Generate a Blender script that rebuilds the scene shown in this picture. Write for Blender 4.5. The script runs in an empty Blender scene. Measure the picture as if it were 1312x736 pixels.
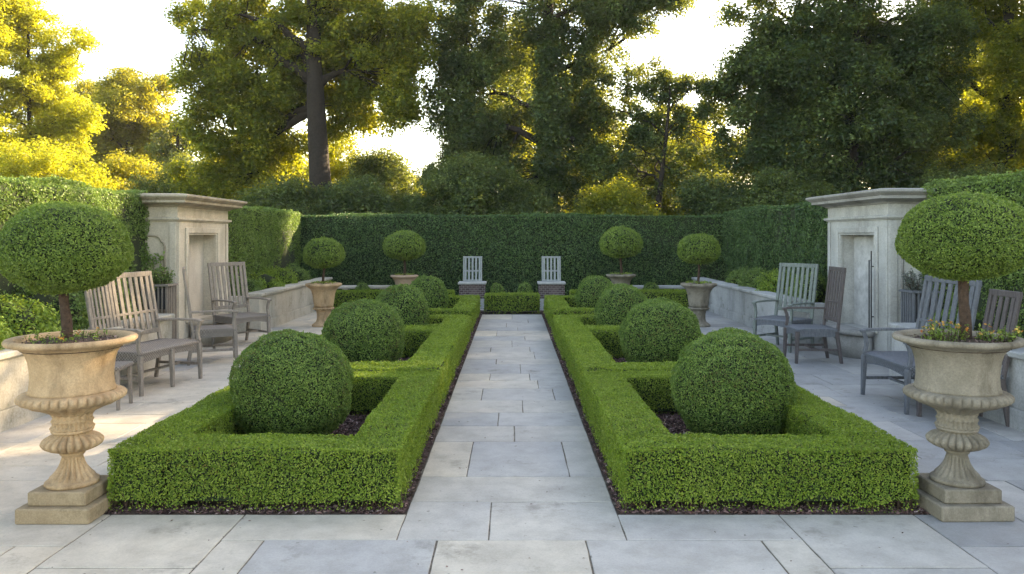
import bpy, math, random
import numpy as np
from math import sin, cos, pi, radians
rng = np.random.default_rng(7)
random.seed(7)
scene = bpy.context.scene
COL = scene.collection
EYE = 1.6

# ------------------------------------------------------------------ mesh builder
class MB:
    """collects geometry, links it as one mesh object"""
    def __init__(s):
        s.v = []; s.nv = 0; s.faces = []      # faces: (array(n,k), mat, smooth, attr array)
    def addv(s, a):
        a = np.asarray(a, dtype=np.float64).reshape(-1, 3)
        i = s.nv; s.v.append(a); s.nv += len(a); return i
    def addf(s, f, mat=0, smooth=False, val=None):
        f = np.asarray(f, dtype=np.int64)
        if val is None: val = np.full(len(f), 0.5)
        elif np.isscalar(val): val = np.full(len(f), float(val))
        s.faces.append((f, mat, smooth, np.asarray(val, dtype=np.float64)))
    def box(s, x0, x1, y0, y1, z0, z1, mat=0, val=.5, M=None):
        p = np.array([[x, y, z] for z in (z0, z1) for y in (y0, y1) for x in (x0, x1)], float)
        if M is not None: p = p @ M[0].T + M[1]
        i = s.addv(p)
        s.addf(np.array([[0,2,3,1],[4,5,7,6],[0,1,5,4],[2,6,7,3],[0,4,6,2],[1,3,7,5]])+i, mat, False, val)
    def bbox(s, x0, x1, y0, y1, z0, z1, b=.01, mat=0, val=.5, M=None):
        """box with bevelled edges (rings of an octagonal outline)"""
        def ring(ins, z):
            c = b
            X0, X1, Y0, Y1 = x0+ins, x1-ins, y0+ins, y1-ins
            return [[X0+c,Y0,z],[X1-c,Y0,z],[X1,Y0+c,z],[X1,Y1-c,z],[X1-c,Y1,z],[X0+c,Y1,z],[X0,Y1-c,z],[X0,Y0+c,z]]
        R = [ring(b, z0), ring(0, z0+b), ring(0, z1-b), ring(b, z1)]
        p = np.array(sum(R, []), float)
        if M is not None: p = p @ M[0].T + M[1]
        i = s.addv(p); q = []
        for k in range(3):
            for j in range(8):
                a = k*8+j; c = k*8+(j+1) % 8
                q.append([a, c, c+8, a+8])
        s.addf(np.array(q)+i, mat, False, val)
        s.addf(np.array([[24,25,26,27,28,29,30,31],[7,6,5,4,3,2,1,0]])+i, mat, False, val)
    def bar(s, a, b, w, h, mat=0, val=.5, w2=None, h2=None, up=(0,0,1)):
        """bar from a to b, width w (sideways) and height h, tapering to w2,h2"""
        a = np.array(a, float); b = np.array(b, float)
        w2 = w if w2 is None else w2; h2 = h if h2 is None else h2
        d = b-a; L = np.linalg.norm(d); d /= L
        u = np.array(up, float)
        if abs(d @ u) > .95: u = np.array([0,1,0.])
        sx = np.cross(d, u); sx /= np.linalg.norm(sx); sz = np.cross(sx, d)
        p = []
        for c, ww, hh in ((a, w, h), (b, w2, h2)):
            k = min(ww, hh)*.14
            for (i, j, e, f) in ((-1,-1,1,0),(1,-1,-1,0),(1,-1,0,1),(1,1,0,-1),(1,1,-1,0),(-1,1,1,0),(-1,1,0,-1),(-1,-1,0,1)):
                p.append(c + sx*(i*ww/2+e*k) + sz*(j*hh/2+f*k))
        i = s.addv(p)
        s.addf(np.array([[j, (j+1)%8, (j+1)%8+8, j+8] for j in range(8)])+i, mat, False, val)
        s.addf(np.array([[7,6,5,4,3,2,1,0],[8,9,10,11,12,13,14,15]])+i, mat, False, val)
    def tube(s, pts, rad, seg=8, mat=0, val=.5):
        pts = np.asarray(pts, float); n = len(pts)
        rad = np.broadcast_to(np.asarray(rad, float), (n,))
        t = np.gradient(pts, axis=0); t /= np.linalg.norm(t, axis=1)[:, None]+1e-9
        ref = np.array([0.13, 0.99, 0.05]) if abs(t[0][2]) > .7 else np.array([0,0,1.])
        a0 = np.cross(t[0], ref); A = []
        for k in range(n):                       # parallel transport of the section frame
            a0 = a0 - t[k]*(a0 @ t[k]); a0 = a0/(np.linalg.norm(a0)+1e-9); A.append(a0)
        A = np.array(A); B = np.cross(t, A)
        th = np.linspace(0, 2*pi, seg, endpoint=False)
        P = pts[:, None, :] + rad[:, None, None]*(np.cos(th)[None, :, None]*A[:, None, :] + np.sin(th)[None, :, None]*B[:, None, :])
        i = s.addv(P.reshape(-1, 3)); q = []
        for k in range(n-1):
            for j in range(seg):
                a = k*seg+j; c = k*seg+(j+1) % seg
                q.append([a, a+seg, c+seg, c])
        s.addf(np.array(q)+i, mat, True, val)
        s.addf(np.array([list(range(seg)), list(range(n*seg-1, (n-1)*seg-1, -1))])+i, mat, False, val)
    def lathe(s, prof, seg=72, mat=0, val=.5, mod=None, c=(0,0)):
        prof = np.array(prof, float); th = np.linspace(0, 2*pi, seg, endpoint=False); P = []
        for k, (r, z) in enumerate(prof):
            rr = np.full(seg, r)
            if mod is not None: rr = r*(1+mod(k, z, th))
            P.append(np.stack([c[0]+rr*np.cos(th), c[1]+rr*np.sin(th), np.full(seg, z)], 1))
        i = s.addv(np.concatenate(P)); n = len(prof); k = np.arange(n-1)[:, None]; j = np.arange(seg)[None, :]
        a = k*seg+j; b = k*seg+(j+1) % seg
        s.addf(np.stack([a, b, b+seg, a+seg], -1).reshape(-1, 4)+i, mat, True, val)
        s.addf(np.array([list(range(seg-1, -1, -1)), list(range((n-1)*seg, n*seg))])+i, mat, False, val)
    def molding(s, x0, x1, y0, y1, prof, mat=0):
        """stack of rectangular rings, prof = [(overhang, z)...] bottom to top"""
        P = []
        for o, z in prof:
            P += [[x0-o,y0-o,z],[x1+o,y0-o,z],[x1+o,y1+o,z],[x0-o,y1+o,z]]
        i = s.addv(P); q = []
        for k in range(len(prof)-1):
            for j in range(4):
                a = k*4+j; b = k*4+(j+1) % 4; q.append([a, b, b+4, a+4])
        n = len(prof)*4; q += [[3,2,1,0],[n-4,n-3,n-2,n-1]]
        s.addf(np.array(q)+i, mat)
    def leaves(s, c, nrm, L, W, mat=0, val=None, spread=.8):
        """folded diamond leaves centred at c, facing about nrm"""
        N = len(c); c = np.asarray(c, float)
        n = nrm + rng.normal(0, spread, (N, 3)); n /= np.linalg.norm(n, axis=1)[:, None]+1e-9
        a = np.cross(n, rng.normal(0, 1, (N, 3))); a /= np.linalg.norm(a, axis=1)[:, None]+1e-9
        b = np.cross(n, a)
        sc = rng.uniform(.65, 1.25, (N, 1)); l = L*sc/2; w = W*sc/2
        P = np.stack([c-a*l, c-a*l*.1+b*w+n*w*.35, c+a*l, c-a*l*.1-b*w+n*w*.35], 1)
        i = s.addv(P.reshape(-1, 3))
        if val is None: val = rng.random(N)
        s.addf(np.arange(4*N).reshape(N, 4)+i, mat, False, val)
    def build(s, name, mats, parent=None, loc=(0,0,0), rz=0):
        me = bpy.data.meshes.new(name)
        V = np.concatenate(s.v) if s.v else np.zeros((0, 3))
        me.vertices.add(len(V)); me.vertices.foreach_set('co', V.astype(np.float32).ravel())
        loops = np.concatenate([f.ravel() for f, *_ in s.faces])
        sizes = np.concatenate([np.full(len(f), f.shape[1]) for f, *_ in s.faces])
        starts = np.concatenate([[0], np.cumsum(sizes)[:-1]])
        me.loops.add(len(loops)); me.loops.foreach_set('vertex_index', loops.astype(np.int32))
        me.polygons.add(len(sizes)); me.polygons.foreach_set('loop_start', starts.astype(np.int32))
        try: me.polygons.foreach_set('loop_total', sizes.astype(np.int32))
        except Exception: pass
        me.polygons.foreach_set('material_index', np.concatenate([np.full(len(f), m) for f, m, *_ in s.faces]).astype(np.int32))
        me.polygons.foreach_set('use_smooth', np.concatenate([np.full(len(f), sm) for f, m, sm, _ in s.faces]))
        at = me.attributes.new('v', 'FLOAT', 'FACE')
        at.data.foreach_set('value', np.concatenate([x for *_, x in s.faces]).astype(np.float32))
        me.update(calc_edges=True)
        for m in (mats if isinstance(mats, (list, tuple)) else [mats]): me.materials.append(m)
        o = bpy.data.objects.new(name, me); COL.objects.link(o)
        o.location = loc; o.rotation_euler = (0, 0, rz)
        if parent: o.parent = parent
        return o

def thing(name, label, cat, loc=(0,0,0), rz=0, group=None):
    o = bpy.data.objects.new(name, None); COL.objects.link(o)
    o.empty_display_size = .1
    o.location = loc; o.rotation_euler = (0, 0, rz)
    return tag(o, label, cat, group)
def tag(o, label, cat, group=None, kind=None):
    if label: o['label'] = label
    if cat: o['category'] = cat
    if group: o['group'] = group
    if kind: o['kind'] = kind
    return o
def struct(o): o['kind'] = 'structure'; return o
def dup(root, loc, rz=0, label=None, group=None, scale=None):
    r = root.copy(); COL.objects.link(r); r.location = loc; r.rotation_euler = (0, 0, rz)
    if label: r['label'] = label
    if group: r['group'] = group
    if scale: r.scale = scale
    for ch in list(root.children):
        c = ch.copy(); COL.objects.link(c); c.parent = r
        for g in ch.children:
            d = g.copy(); COL.objects.link(d); d.parent = c
    return r

# ------------------------------------------------------------------ materials
def newmat(name):
    m = bpy.data.materials.new(name); m.use_nodes = True
    nt = m.node_tree; b = nt.nodes['Principled BSDF']; return m, nt, b
def ramp(nt, stops, fac):
    r = nt.nodes.new('ShaderNodeValToRGB'); e = r.color_ramp.elements
    e[0].position, e[0].color = stops[0][0], (*stops[0][1], 1)
    e[1].position, e[1].color = stops[-1][0], (*stops[-1][1], 1)
    for p, c in stops[1:-1]:
        x = e.new(p); x.color = (*c, 1)
    nt.links.new(fac, r.inputs[0]); return r.outputs[0]
def noise(nt, scale, detail=6, rough=.6, coord='Object', vec=None, stretch=None):
    if vec is None:
        tc = nt.nodes.new('ShaderNodeTexCoord'); vec = tc.outputs[coord]
    if stretch:
        mp = nt.nodes.new('ShaderNodeMapping'); mp.inputs['Scale'].default_value = stretch
        nt.links.new(vec, mp.inputs[0]); vec = mp.outputs[0]
    n = nt.nodes.new('ShaderNodeTexNoise'); n.inputs['Scale'].default_value = scale
    n.inputs['Detail'].default_value = detail; n.inputs['Roughness'].default_value = rough
    nt.links.new(vec, n.inputs['Vector']); return n.outputs[0]
def mixc(nt, a, b, f, mode='MIX'):
    m = nt.nodes.new('ShaderNodeMix'); m.data_type = 'RGBA'; m.blend_type = mode
    for s, x in ((m.inputs[0], f), (m.inputs[6], a), (m.inputs[7], b)):
        if isinstance(x, (int, float)): s.default_value = x
        elif isinstance(x, tuple): s.default_value = (*x, 1)
        else: nt.links.new(x, s)
    return m.outputs[2]
def bump(nt, b, h, strength=.4, dist=.01):
    n = nt.nodes.new('ShaderNodeBump'); n.inputs['Strength'].default_value = strength
    n.inputs['Distance'].default_value = dist; nt.links.new(h, n.inputs['Height']); nt.links.new(n.outputs[0], b.inputs['Normal'])
def attr(nt, name='v'):
    a = nt.nodes.new('ShaderNodeAttribute'); a.attribute_name = name; return a.outputs['Fac']

def leaf_mat(name, stops, trans, tfac=.35, rough=.45, patch=1.2, patchcol=(.8,.95,.6), patchamt=.35):
    m, nt, b = newmat(name)
    c = ramp(nt, stops, attr(nt))
    n = noise(nt, patch, 3, .6, 'Object')
    n = ramp(nt, [(.4, (0,0,0)), (.62, (1,1,1))], n)
    mm = nt.nodes.new('ShaderNodeMath'); mm.operation = 'MULTIPLY'; nt.links.new(n, mm.inputs[0]); mm.inputs[1].default_value = patchamt
    c = mixc(nt, c, patchcol, mm.outputs[0], 'MULTIPLY')
    nt.links.new(c, b.inputs['Base Color'])
    b.inputs['Roughness'].default_value = rough
    b.inputs['Specular IOR Level'].default_value = .35
    t = nt.nodes.new('ShaderNodeBsdfTranslucent')
    tc = mixc(nt, c, trans, .6)
    nt.links.new(tc, t.inputs[0])
    mx = nt.nodes.new('ShaderNodeMixShader'); mx.inputs[0].default_value = tfac
    nt.links.new(b.outputs[0], mx.inputs[1]); nt.links.new(t.outputs[0], mx.inputs[2])
    nt.links.new(mx.outputs[0], nt.nodes['Material Output'].inputs[0])
    return m

def stone_mat(name, c0, c1, stain=(.10,.09,.075), stain_amt=.5, scale=3.0, bumps=.5, streak=False, moss=None):
    m, nt, b = newmat(name)
    base = ramp(nt, [(.3, c0), (.7, c1)], noise(nt, scale, 8, .65))
    fine = noise(nt, scale*22, 6, .7)
    base = mixc(nt, base, ramp(nt, [(.3, (.55,.55,.55)), (.65, (1.1,1.1,1.1))], fine), .55, 'MULTIPLY')
    st = noise(nt, scale*.9, 9, .72, stretch=(1,1,.25) if streak else None)
    f = ramp(nt, [(.50, (0,0,0)), (.68, (stain_amt,)*3)], st)
    base = mixc(nt, base, stain, f)
    if moss:
        f2 = ramp(nt, [(.56, (0,0,0)), (.68, (.6,)*3)], noise(nt, scale*2.3, 9, .75))
        base = mixc(nt, base, moss, f2)
    nt.links.new(base, b.inputs['Base Color']); b.inputs['Roughness'].default_value = .88
    b.inputs['Specular IOR Level'].default_value = .25
    h = mixc(nt, fine, noise(nt, scale*5, 8, .7), .5)
    bump(nt, b, h, bumps, .012)
    return m

M = {}
M['box_leaf'] = leaf_mat('boxwood_leaf', [(0,(.17,.11,.035)),(.025,(.13,.10,.03)),(.03,(.055,.11,.014)),(.5,(.14,.235,.033)),(1,(.32,.39,.07))], (.42,.60,.04), .36)
M['ball_leaf'] = leaf_mat('ball_boxwood_leaf', [(0,(.15,.10,.035)),(.012,(.12,.09,.03)),(.016,(.04,.088,.02)),(.5,(.10,.19,.04)),(1,(.26,.36,.09))], (.26,.44,.05), .27)
M['topiary_leaf'] = leaf_mat('topiary_leaf', [(0,(.055,.10,.022)),(.5,(.12,.19,.038)),(1,(.25,.34,.075))], (.3,.5,.05), .3)
M['side_leaf'] = leaf_mat('side_hedge_leaf', [(0,(.055,.10,.03)),(.5,(.12,.20,.055)),(1,(.24,.34,.10))], (.28,.44,.06), .32)
M['yew_leaf'] = leaf_mat('yew_leaf', [(0,(.018,.048,.02)),(.5,(.048,.10,.038)),(1,(.13,.22,.075))], (.12,.26,.05), .22)
M['shrub_leaf'] = leaf_mat('shrub_leaf', [(0,(.06,.13,.02)),(.5,(.15,.26,.04)),(1,(.34,.44,.08))], (.45,.55,.05), .35)
M['oak_leaf'] = leaf_mat('oak_leaf', [(0,(.018,.05,.016)),(.5,(.055,.11,.026)),(1,(.36,.35,.05))], (.80,.78,.05), .5, patch=.35, patchcol=(1.15,1.05,.6))
M['dark_leaf'] = leaf_mat('dark_tree_leaf', [(0,(.010,.034,.020)),(.5,(.026,.066,.032)),(1,(.14,.20,.065))], (.50,.55,.06), .38, patch=.3, patchcol=(.8,.9,.9))
M['gold_leaf'] = leaf_mat('golden_leaf', [(0,(.10,.13,.015)),(.5,(.27,.30,.03)),(1,(.50,.48,.05))], (.85,.82,.06), .5, patch=.3, patchcol=(.8,.95,.8))
M['green_gold_leaf'] = leaf_mat('green_golden_leaf', [(0,(.07,.10,.018)),(.5,(.17,.20,.03)),(1,(.36,.34,.045))], (.78,.68,.05), .48, patch=.25, patchcol=(.7,.9,.8))
M['flower'] = leaf_mat('petal', [(0,(.5,.08,.03)),(.5,(.6,.32,.06)),(1,(.6,.5,.12))], (.6,.4,.08), .3)
M['lavender'] = leaf_mat('grey_leaf', [(0,(.07,.09,.08)),(.5,(.12,.15,.13)),(1,(.2,.22,.22))], (.2,.25,.2), .2)

def plain(name, c, rough=.9, sc=8, var=.5, bs=.4):
    m, nt, b = newmat(name)
    f = noise(nt, sc, 8, .7)
    nt.links.new(mixc(nt, c, ramp(nt, [(.3,(1-var,)*3),(.7,(1+var*.6,)*3)], f), 1.0, 'MULTIPLY'), b.inputs['Base Color'])
    b.inputs['Roughness'].default_value = rough; bump(nt, b, f, bs, .02); return m
M['core'] = plain('hedge_interior', (.018,.03,.010), 1)  # dark stems, with the shadow between the leaves put into the colour
M['soil'] = plain('soil', (.055,.035,.026), 1, 30, .6, .9)
M['ground'] = plain('ground', (.05,.075,.02), 1, 2, .6)
M['bark'] = plain('bark', (.022,.017,.013), .95, 14, .6, .9)
M['topiary_bark'] = plain('topiary_bark', (.075,.045,.03), .9, 40, .6, .9)
M['joint'] = plain('joint_sand', (.17,.145,.115), 1, 25, .7, .8)
M['iron'] = plain('iron', (.03,.032,.035), .5, 20, .4)
def mulch_mat():
    m, nt, b = newmat('mulch')
    nt.links.new(ramp(nt, [(0,(.035,.018,.016)),(.5,(.11,.06,.055)),(.85,(.2,.12,.11)),(1,(.4,.31,.29))], attr(nt)), b.inputs['Base Color'])
    b.inputs['Roughness'].default_value = .9; return m
M['mulch'] = mulch_mat()
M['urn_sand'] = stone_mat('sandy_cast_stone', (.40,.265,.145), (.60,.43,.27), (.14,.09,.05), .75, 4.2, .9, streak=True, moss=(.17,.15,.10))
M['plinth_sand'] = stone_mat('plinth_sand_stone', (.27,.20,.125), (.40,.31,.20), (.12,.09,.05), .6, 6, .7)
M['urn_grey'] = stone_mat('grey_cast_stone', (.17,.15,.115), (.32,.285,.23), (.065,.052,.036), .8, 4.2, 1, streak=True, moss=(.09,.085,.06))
M['urn_pink'] = stone_mat('pink_cast_stone', (.42,.29,.21), (.58,.42,.32), (.2,.13,.08), .5, 5, .6)
M['lime'] = stone_mat('warm_limestone', (.46,.41,.33), (.66,.60,.50), (.22,.18,.13), .5, 2.2, .4, streak=True)
M['lime_dark'] = stone_mat('warm_limestone_weathered', (.30,.26,.20), (.48,.42,.33), (.15,.12,.09), .6, 2.8, .5, streak=True, moss=(.10,.10,.05))
M['lime_cool'] = stone_mat('cool_limestone', (.34,.35,.34), (.52,.53,.52), (.16,.16,.15), .5, 2.2, .4, streak=True)
M['lime_cool_dark'] = stone_mat('cool_limestone_weathered', (.22,.22,.215), (.36,.36,.35), (.10,.10,.095), .6, 2.8, .5, streak=True)
M['panel_left'] = stone_mat('smooth_plaster', (.52,.47,.40), (.68,.62,.53), (.30,.25,.19), .4, 2.5, .25, streak=True)
M['panel_right'] = stone_mat('rendered_plaster', (.38,.39,.39), (.60,.61,.61), (.22,.22,.22), .5, 7, .6)
M['wall_left'] = stone_mat('pale_wall_stone', (.40,.37,.31), (.56,.52,.45), (.2,.18,.13), .55, 2.2, .5, streak=True, moss=(.14,.13,.07))
M['wall_right'] = stone_mat('grey_wall_stone', (.30,.31,.31), (.45,.46,.46), (.14,.15,.14), .55, 2.2, .5, streak=True, moss=(.10,.11,.07))

def paving_mat():
    m, nt, b = newmat('paving_stone')
    a = attr(nt)
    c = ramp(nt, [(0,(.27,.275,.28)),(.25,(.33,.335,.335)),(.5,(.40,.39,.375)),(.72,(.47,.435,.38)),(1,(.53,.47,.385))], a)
    big = noise(nt, .9, 6, .6)
    mid = noise(nt, 5.0, 9, .72)
    fine = noise(nt, 75, 5, .75)
    c = mixc(nt, c, ramp(nt, [(.3,(.78,.79,.82)),(.7,(1.12,1.1,1.06))], big), .8, 'MULTIPLY')
    c = mixc(nt, c, ramp(nt, [(.3,(.66,.655,.64)),(.6,(1.1,1.1,1.1))], mid), .72, 'MULTIPLY')
    c = mixc(nt, c, ramp(nt, [(.3,(.7,.7,.7)),(.6,(1.1,1.1,1.1))], fine), .4, 'MULTIPLY')
    st = ramp(nt, [(.57,(0,0,0)),(.69,(.6,.6,.6))], noise(nt, 1.7, 9, .75))
    c = mixc(nt, c, (.12,.11,.09), st)
    spk = ramp(nt, [(.70,(0,0,0)),(.74,(.7,.7,.7))], noise(nt, 22, 3, .5))
    c = mixc(nt, c, (.1,.095,.085), spk)
    nt.links.new(c, b.inputs['Base Color'])
    b.inputs['Specular IOR Level'].default_value = .4
    nt.links.new(ramp(nt, [(.3,(.55,)*3),(.7,(.8,)*3)], mid), b.inputs['Roughness'])
    h = mixc(nt, mid, fine, .25); bump(nt, b, h, .6, .009)
    return m
M['paving'] = paving_mat()

def wood_mat(name, c0, c1):
    m, nt, b = newmat(name)
    g = noise(nt, 9, 6, .65, stretch=(6,6,1))
    c = ramp(nt, [(.3,c0),(.7,c1)], g)
    c = mixc(nt, c, ramp(nt, [(.35,(.6,.6,.6)),(.6,(1.1,1.1,1.1))], noise(nt, 60, 4, .7)), .5, 'MULTIPLY')
    nt.links.new(c, b.inputs['Base Color']); b.inputs['Roughness'].default_value = .75
    bump(nt, b, g, .5, .004); return m
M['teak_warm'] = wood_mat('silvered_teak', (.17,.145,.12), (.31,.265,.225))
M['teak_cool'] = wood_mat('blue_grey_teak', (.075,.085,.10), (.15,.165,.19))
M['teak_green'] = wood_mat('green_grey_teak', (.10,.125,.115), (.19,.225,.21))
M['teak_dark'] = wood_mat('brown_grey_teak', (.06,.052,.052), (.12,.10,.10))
M['white_wood'] = wood_mat('white_painted_wood', (.20,.225,.225), (.32,.35,.35))
def wicker_mat(name, c0, c1):
    m, nt, b = newmat(name)
    tc = nt.nodes.new('ShaderNodeTexCoord')
    ch = nt.nodes.new('ShaderNodeTexChecker'); ch.inputs['Scale'].default_value = 62
    nt.links.new(tc.outputs['Object'], ch.inputs[0])
    n = noise(nt, 40, 4, .6)
    c = mixc(nt, ramp(nt, [(.3,c0),(.7,c1)], n), (.5,.5,.5), ch.outputs[1], 'MULTIPLY')
    nt.links.new(c, b.inputs['Base Color']); b.inputs['Roughness'].default_value = .8
    bump(nt, b, ch.outputs[1], -.4, .004); return m
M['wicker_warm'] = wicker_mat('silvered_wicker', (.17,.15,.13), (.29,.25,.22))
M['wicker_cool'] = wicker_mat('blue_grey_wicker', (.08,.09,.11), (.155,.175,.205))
def brick_mat():
    m, nt, b = newmat('small_brick')
    tc = nt.nodes.new('ShaderNodeTexCoord'); mp = nt.nodes.new('ShaderNodeMapping')
    mp.inputs['Rotation'].default_value = (pi/2, 0, 0); nt.links.new(tc.outputs['Object'], mp.inputs[0])
    br = nt.nodes.new('ShaderNodeTexBrick'); nt.links.new(mp.outputs[0], br.inputs[0])
    br.inputs['Scale'].default_value = 5.5; br.inputs['Color1'].default_value = (.05,.035,.035,1); br.inputs['Color2'].default_value = (.12,.085,.08,1)
    br.inputs['Mortar'].default_value = (.24,.22,.21,1); br.inputs['Mortar Size'].default_value = .018
    nt.links.new(br.outputs[0], b.inputs['Base Color']); b.inputs['Roughness'].default_value = .9; return m
M['brick'] = brick_mat()

# ------------------------------------------------------------------ noise helper for shapes
def wob(p, f, seed=0):
    """cheap smooth pseudo noise, about -1..1"""
    x, y, z = p[:, 0]*f+seed*1.7, p[:, 1]*f+seed*2.3, p[:, 2]*f+seed*.9
    return (np.sin(x*1.3+1.1*np.sin(y*1.7+z))+np.sin(y*1.9+1.3*np.sin(z*1.2+x*.8))+np.sin(z*2.1+1.2*np.sin(x*1.5+y*.6)))/3

# ------------------------------------------------------------------ ground, soil and paving
mb = MB(); mb.box(-400, 400, -60, 900, -.25, -.12); struct(mb.build('ground', M['ground']))
mb = MB(); mb.box(-5.4, 5.4, -3, 18.3, -.119, -.005); struct(mb.build('joint_sand', M['joint']))

slabs = MB()
def slab(x0, x1, y0, y1, bias=0.0):
    g = .0028
    cx = (x0+x1)/2
    warm = np.clip(.57 - cx*.095, .16, .85)           # warm light on the left, cool on the right, put into the slab tint
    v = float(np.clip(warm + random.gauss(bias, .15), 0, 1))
    z = random.uniform(-.0015, .0015)
    tx = random.uniform(-.001, .001)
    a = .003
    X0, X1, Y0, Y1 = x0+g+random.uniform(0,.002), x1-g-random.uniform(0,.002), y0+g+random.uniform(0,.002), y1-g-random.uniform(0,.002)
    nx = max(2, int((X1-X0)/.12)); ny = max(2, int((Y1-Y0)/.12))
    # outline with slightly uneven, worn edges
    pts = [(X0+(X1-X0)*t, Y0) for t in np.linspace(0,1,nx+1)[:-1]] + [(X1, Y0+(Y1-Y0)*t) for t in np.linspace(0,1,ny+1)[:-1]] + \
          [(X1-(X1-X0)*t, Y1) for t in np.linspace(0,1,nx+1)[:-1]] + [(X0, Y1-(Y1-Y0)*t) for t in np.linspace(0,1,ny+1)[:-1]]
    pts = np.array(pts); c = np.array([(X0+X1)/2, (Y0+Y1)/2])
    j = rng.normal(0, .0015, (len(pts), 2)); pts = pts + j
    n = len(pts); sgn = np.sign(c-pts)*a
    top = np.column_stack([pts+sgn, np.full(n, z)+tx*(pts[:,0]-c[0])])
    mid = np.column_stack([pts, np.full(n, z-a)]); bot = np.column_stack([pts, np.full(n, -.05)])
    i = slabs.addv(np.concatenate([top, mid, bot]))
    q = [[k+n, (k+1)%n+n, (k+1)%n, k] for k in range(n)] + [[k+2*n, (k+1)%n+2*n, (k+1)%n+n, k+n] for k in range(n)]
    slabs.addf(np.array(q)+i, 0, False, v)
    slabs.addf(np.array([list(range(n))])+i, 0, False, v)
def row(x0, x1, y0, y1, wmin=.45, wmax=1.05, joints=None):
    if joints is None:
        joints = []; x = x0
        while True:
            x += random.uniform(wmin, wmax)
            if x > x1-.25: break
            joints.append(x)
    xs = [x0]+list(joints)+[x1]
    for a, b in zip(xs[:-1], xs[1:]): slab(a, b, y0, y1)
# foreground rows read off the photograph
row(-.607, .605, 4.10, 4.69, joints=[-.123])
row(-1.53, -.607, 4.10, 4.475, joints=[]); row(.605, 1.53, 4.10, 4.475, joints=[])
slab(-2.30, -1.53, 3.76, 4.475); slab(1.53, 2.30, 3.76, 4.475)
row(-1.53, 1.53, 3.60, 4.10, joints=[-1.30, -.394, .386, 1.31])
slab(-2.30, -1.53, 3.2, 3.76); slab(1.53, 2.30, 3.2, 3.76)
row(-1.53, 1.53, 3.2, 3.60, joints=[-.7, .1, .9])
for y0, y1 in ((3.2,3.62),(3.62,4.02),(4.02,4.475)):
    row(-4.8, -2.30, y0, y1); row(2.30, 4.8, y0, y1)
y = -2.6
while y < 3.19:
    y1 = min(3.2, y+random.choice([.4,.55,.65])); 
    if 3.2-y1 < .2: y1 = 3.2
    row(-4.8, 4.8, y, y1); y = y1
# the central walk
ys = [4.69,5.18,6.06,6.56,7.05,7.58,8.16,8.62,9.04,9.7,10.1,10.75,11.2,11.9,12.4,13.1,13.6,14.3,14.9,15.82]
js = [[],[-.30,.385],[.02],[-.12],[.10],[-.30,.42],[.28],[-.25,.2],[.1],[-.2],[.3],[-.3,.25],[0],[.2],[-.25],[.1],[-.1],[.3],[.0]]
for a, b, j in zip(ys[:-1], ys[1:], js): row(-.605, .605, a, b, joints=j)
# side terraces
for sgn in (-1, 1):
    y = 4.475
    while y < 18.2:
        y1 = y+random.choice([.32,.42,.5,.62])
        if y1 > 18.0: y1 = 18.2
        if y < 16.5: 
            if sgn < 0: row(-4.8, -2.40, y, y1)
            else: row(2.40, 4.8, y, y1)
        else:
            if sgn < 0: row(-4.8, 4.8, y, y1)
        y = y1
for s_, a, b in ((-1, 9.6, 10.9), (1, 8.6, 9.7)):
    for q in range(2): slab(*((-5.35, -4.8) if s_ < 0 else (4.8, 5.35)), a+(b-a)*q/2, a+(b-a)*(q+1)/2)
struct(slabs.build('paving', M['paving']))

mb = MB()
for s in (-1, 1):
    x0, x1 = (-2.40, -.605) if s < 0 else (.605, 2.40)
    # lumpy bed surface
    nx, ny = 30, 200
    gx, gy = np.meshgrid(np.linspace(x0, x1, nx), np.linspace(4.475, 16.5, ny), indexing='ij')
    P = np.stack([gx.ravel(), gy.ravel(), np.zeros(nx*ny)], 1)
    edge = np.minimum(np.minimum(P[:,0]-x0, x1-P[:,0]), P[:,1]-4.475)
    P[:,2] = -.001+np.clip(edge, 0, .25)*.08+rng.normal(0, .004, len(P))
    i = mb.addv(P); a = (np.arange(nx-1)[:,None]*ny+np.arange(ny-1)[None,:]).ravel()
    mb.addf(np.stack([a, a+ny, a+ny+1, a+1], 1)+i, 0, True)
mb.box(-.604, .604, 15.83, 16.49, -.05, -.002)
struct(mb.build('bed_soil', M['soil']))
mb = MB()
for x0, x1, y0, y1 in ((-5.9,-4.36,3.0,9.5), (-5.9,-4.36,12.93,18.9), (4.36,5.9,3.0,8.5), (4.36,5.9,11.64,18.9)): mb.box(x0, x1, y0, y1, -.05, .54)
struct(mb.build('raised_bed_soil', M['soil']))

# bark mulch
def chips(x0, x1, y0, y1, n, z=.012):
    mb = MB()
    c = np.stack([rng.uniform(x0, x1, n), rng.uniform(y0, y1, n), rng.uniform(z, z+.022, n)], 1)
    mb.leaves(c, np.tile([0,0,1.], (n,1)), .038, .018, val=rng.random(n)**1.6, spread=.5)
    return mb
def strips(x0, x1, n1, n2):
    mb = chips(x0, x1, 4.48, 16.4, n1, .008)
    return mb
mb = MB()
for s in (-1, 1):
    for (a, b, c, d, n, z) in ((.93,2.08,4.8,7.3,15000,.012),(.93,2.08,7.5,10.0,10000,.012),(.93,2.08,10.3,12,4000,.012),(.93,2.08,12.2,15.7,5000,.012),
                            (.615,.70,4.49,16.3,7000,-.012),(.62,2.40,4.485,4.60,3500,-.010),(2.28,2.39,4.49,10,3000,-.012)):
        xx = rng.uniform(a, b, n)*s; yy = rng.uniform(c, d, n)
        mb.leaves(np.stack([xx, yy, rng.uniform(z, z+.02, n)], 1), np.tile([0,0,1.], (n,1)), .034, .018, val=rng.random(n)**1.5, spread=.5)
tag(mb.build('mulch', M['mulch']), 'reddish brown bark mulch covering the soil inside the box hedged beds', 'mulch', kind='stuff')

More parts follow.
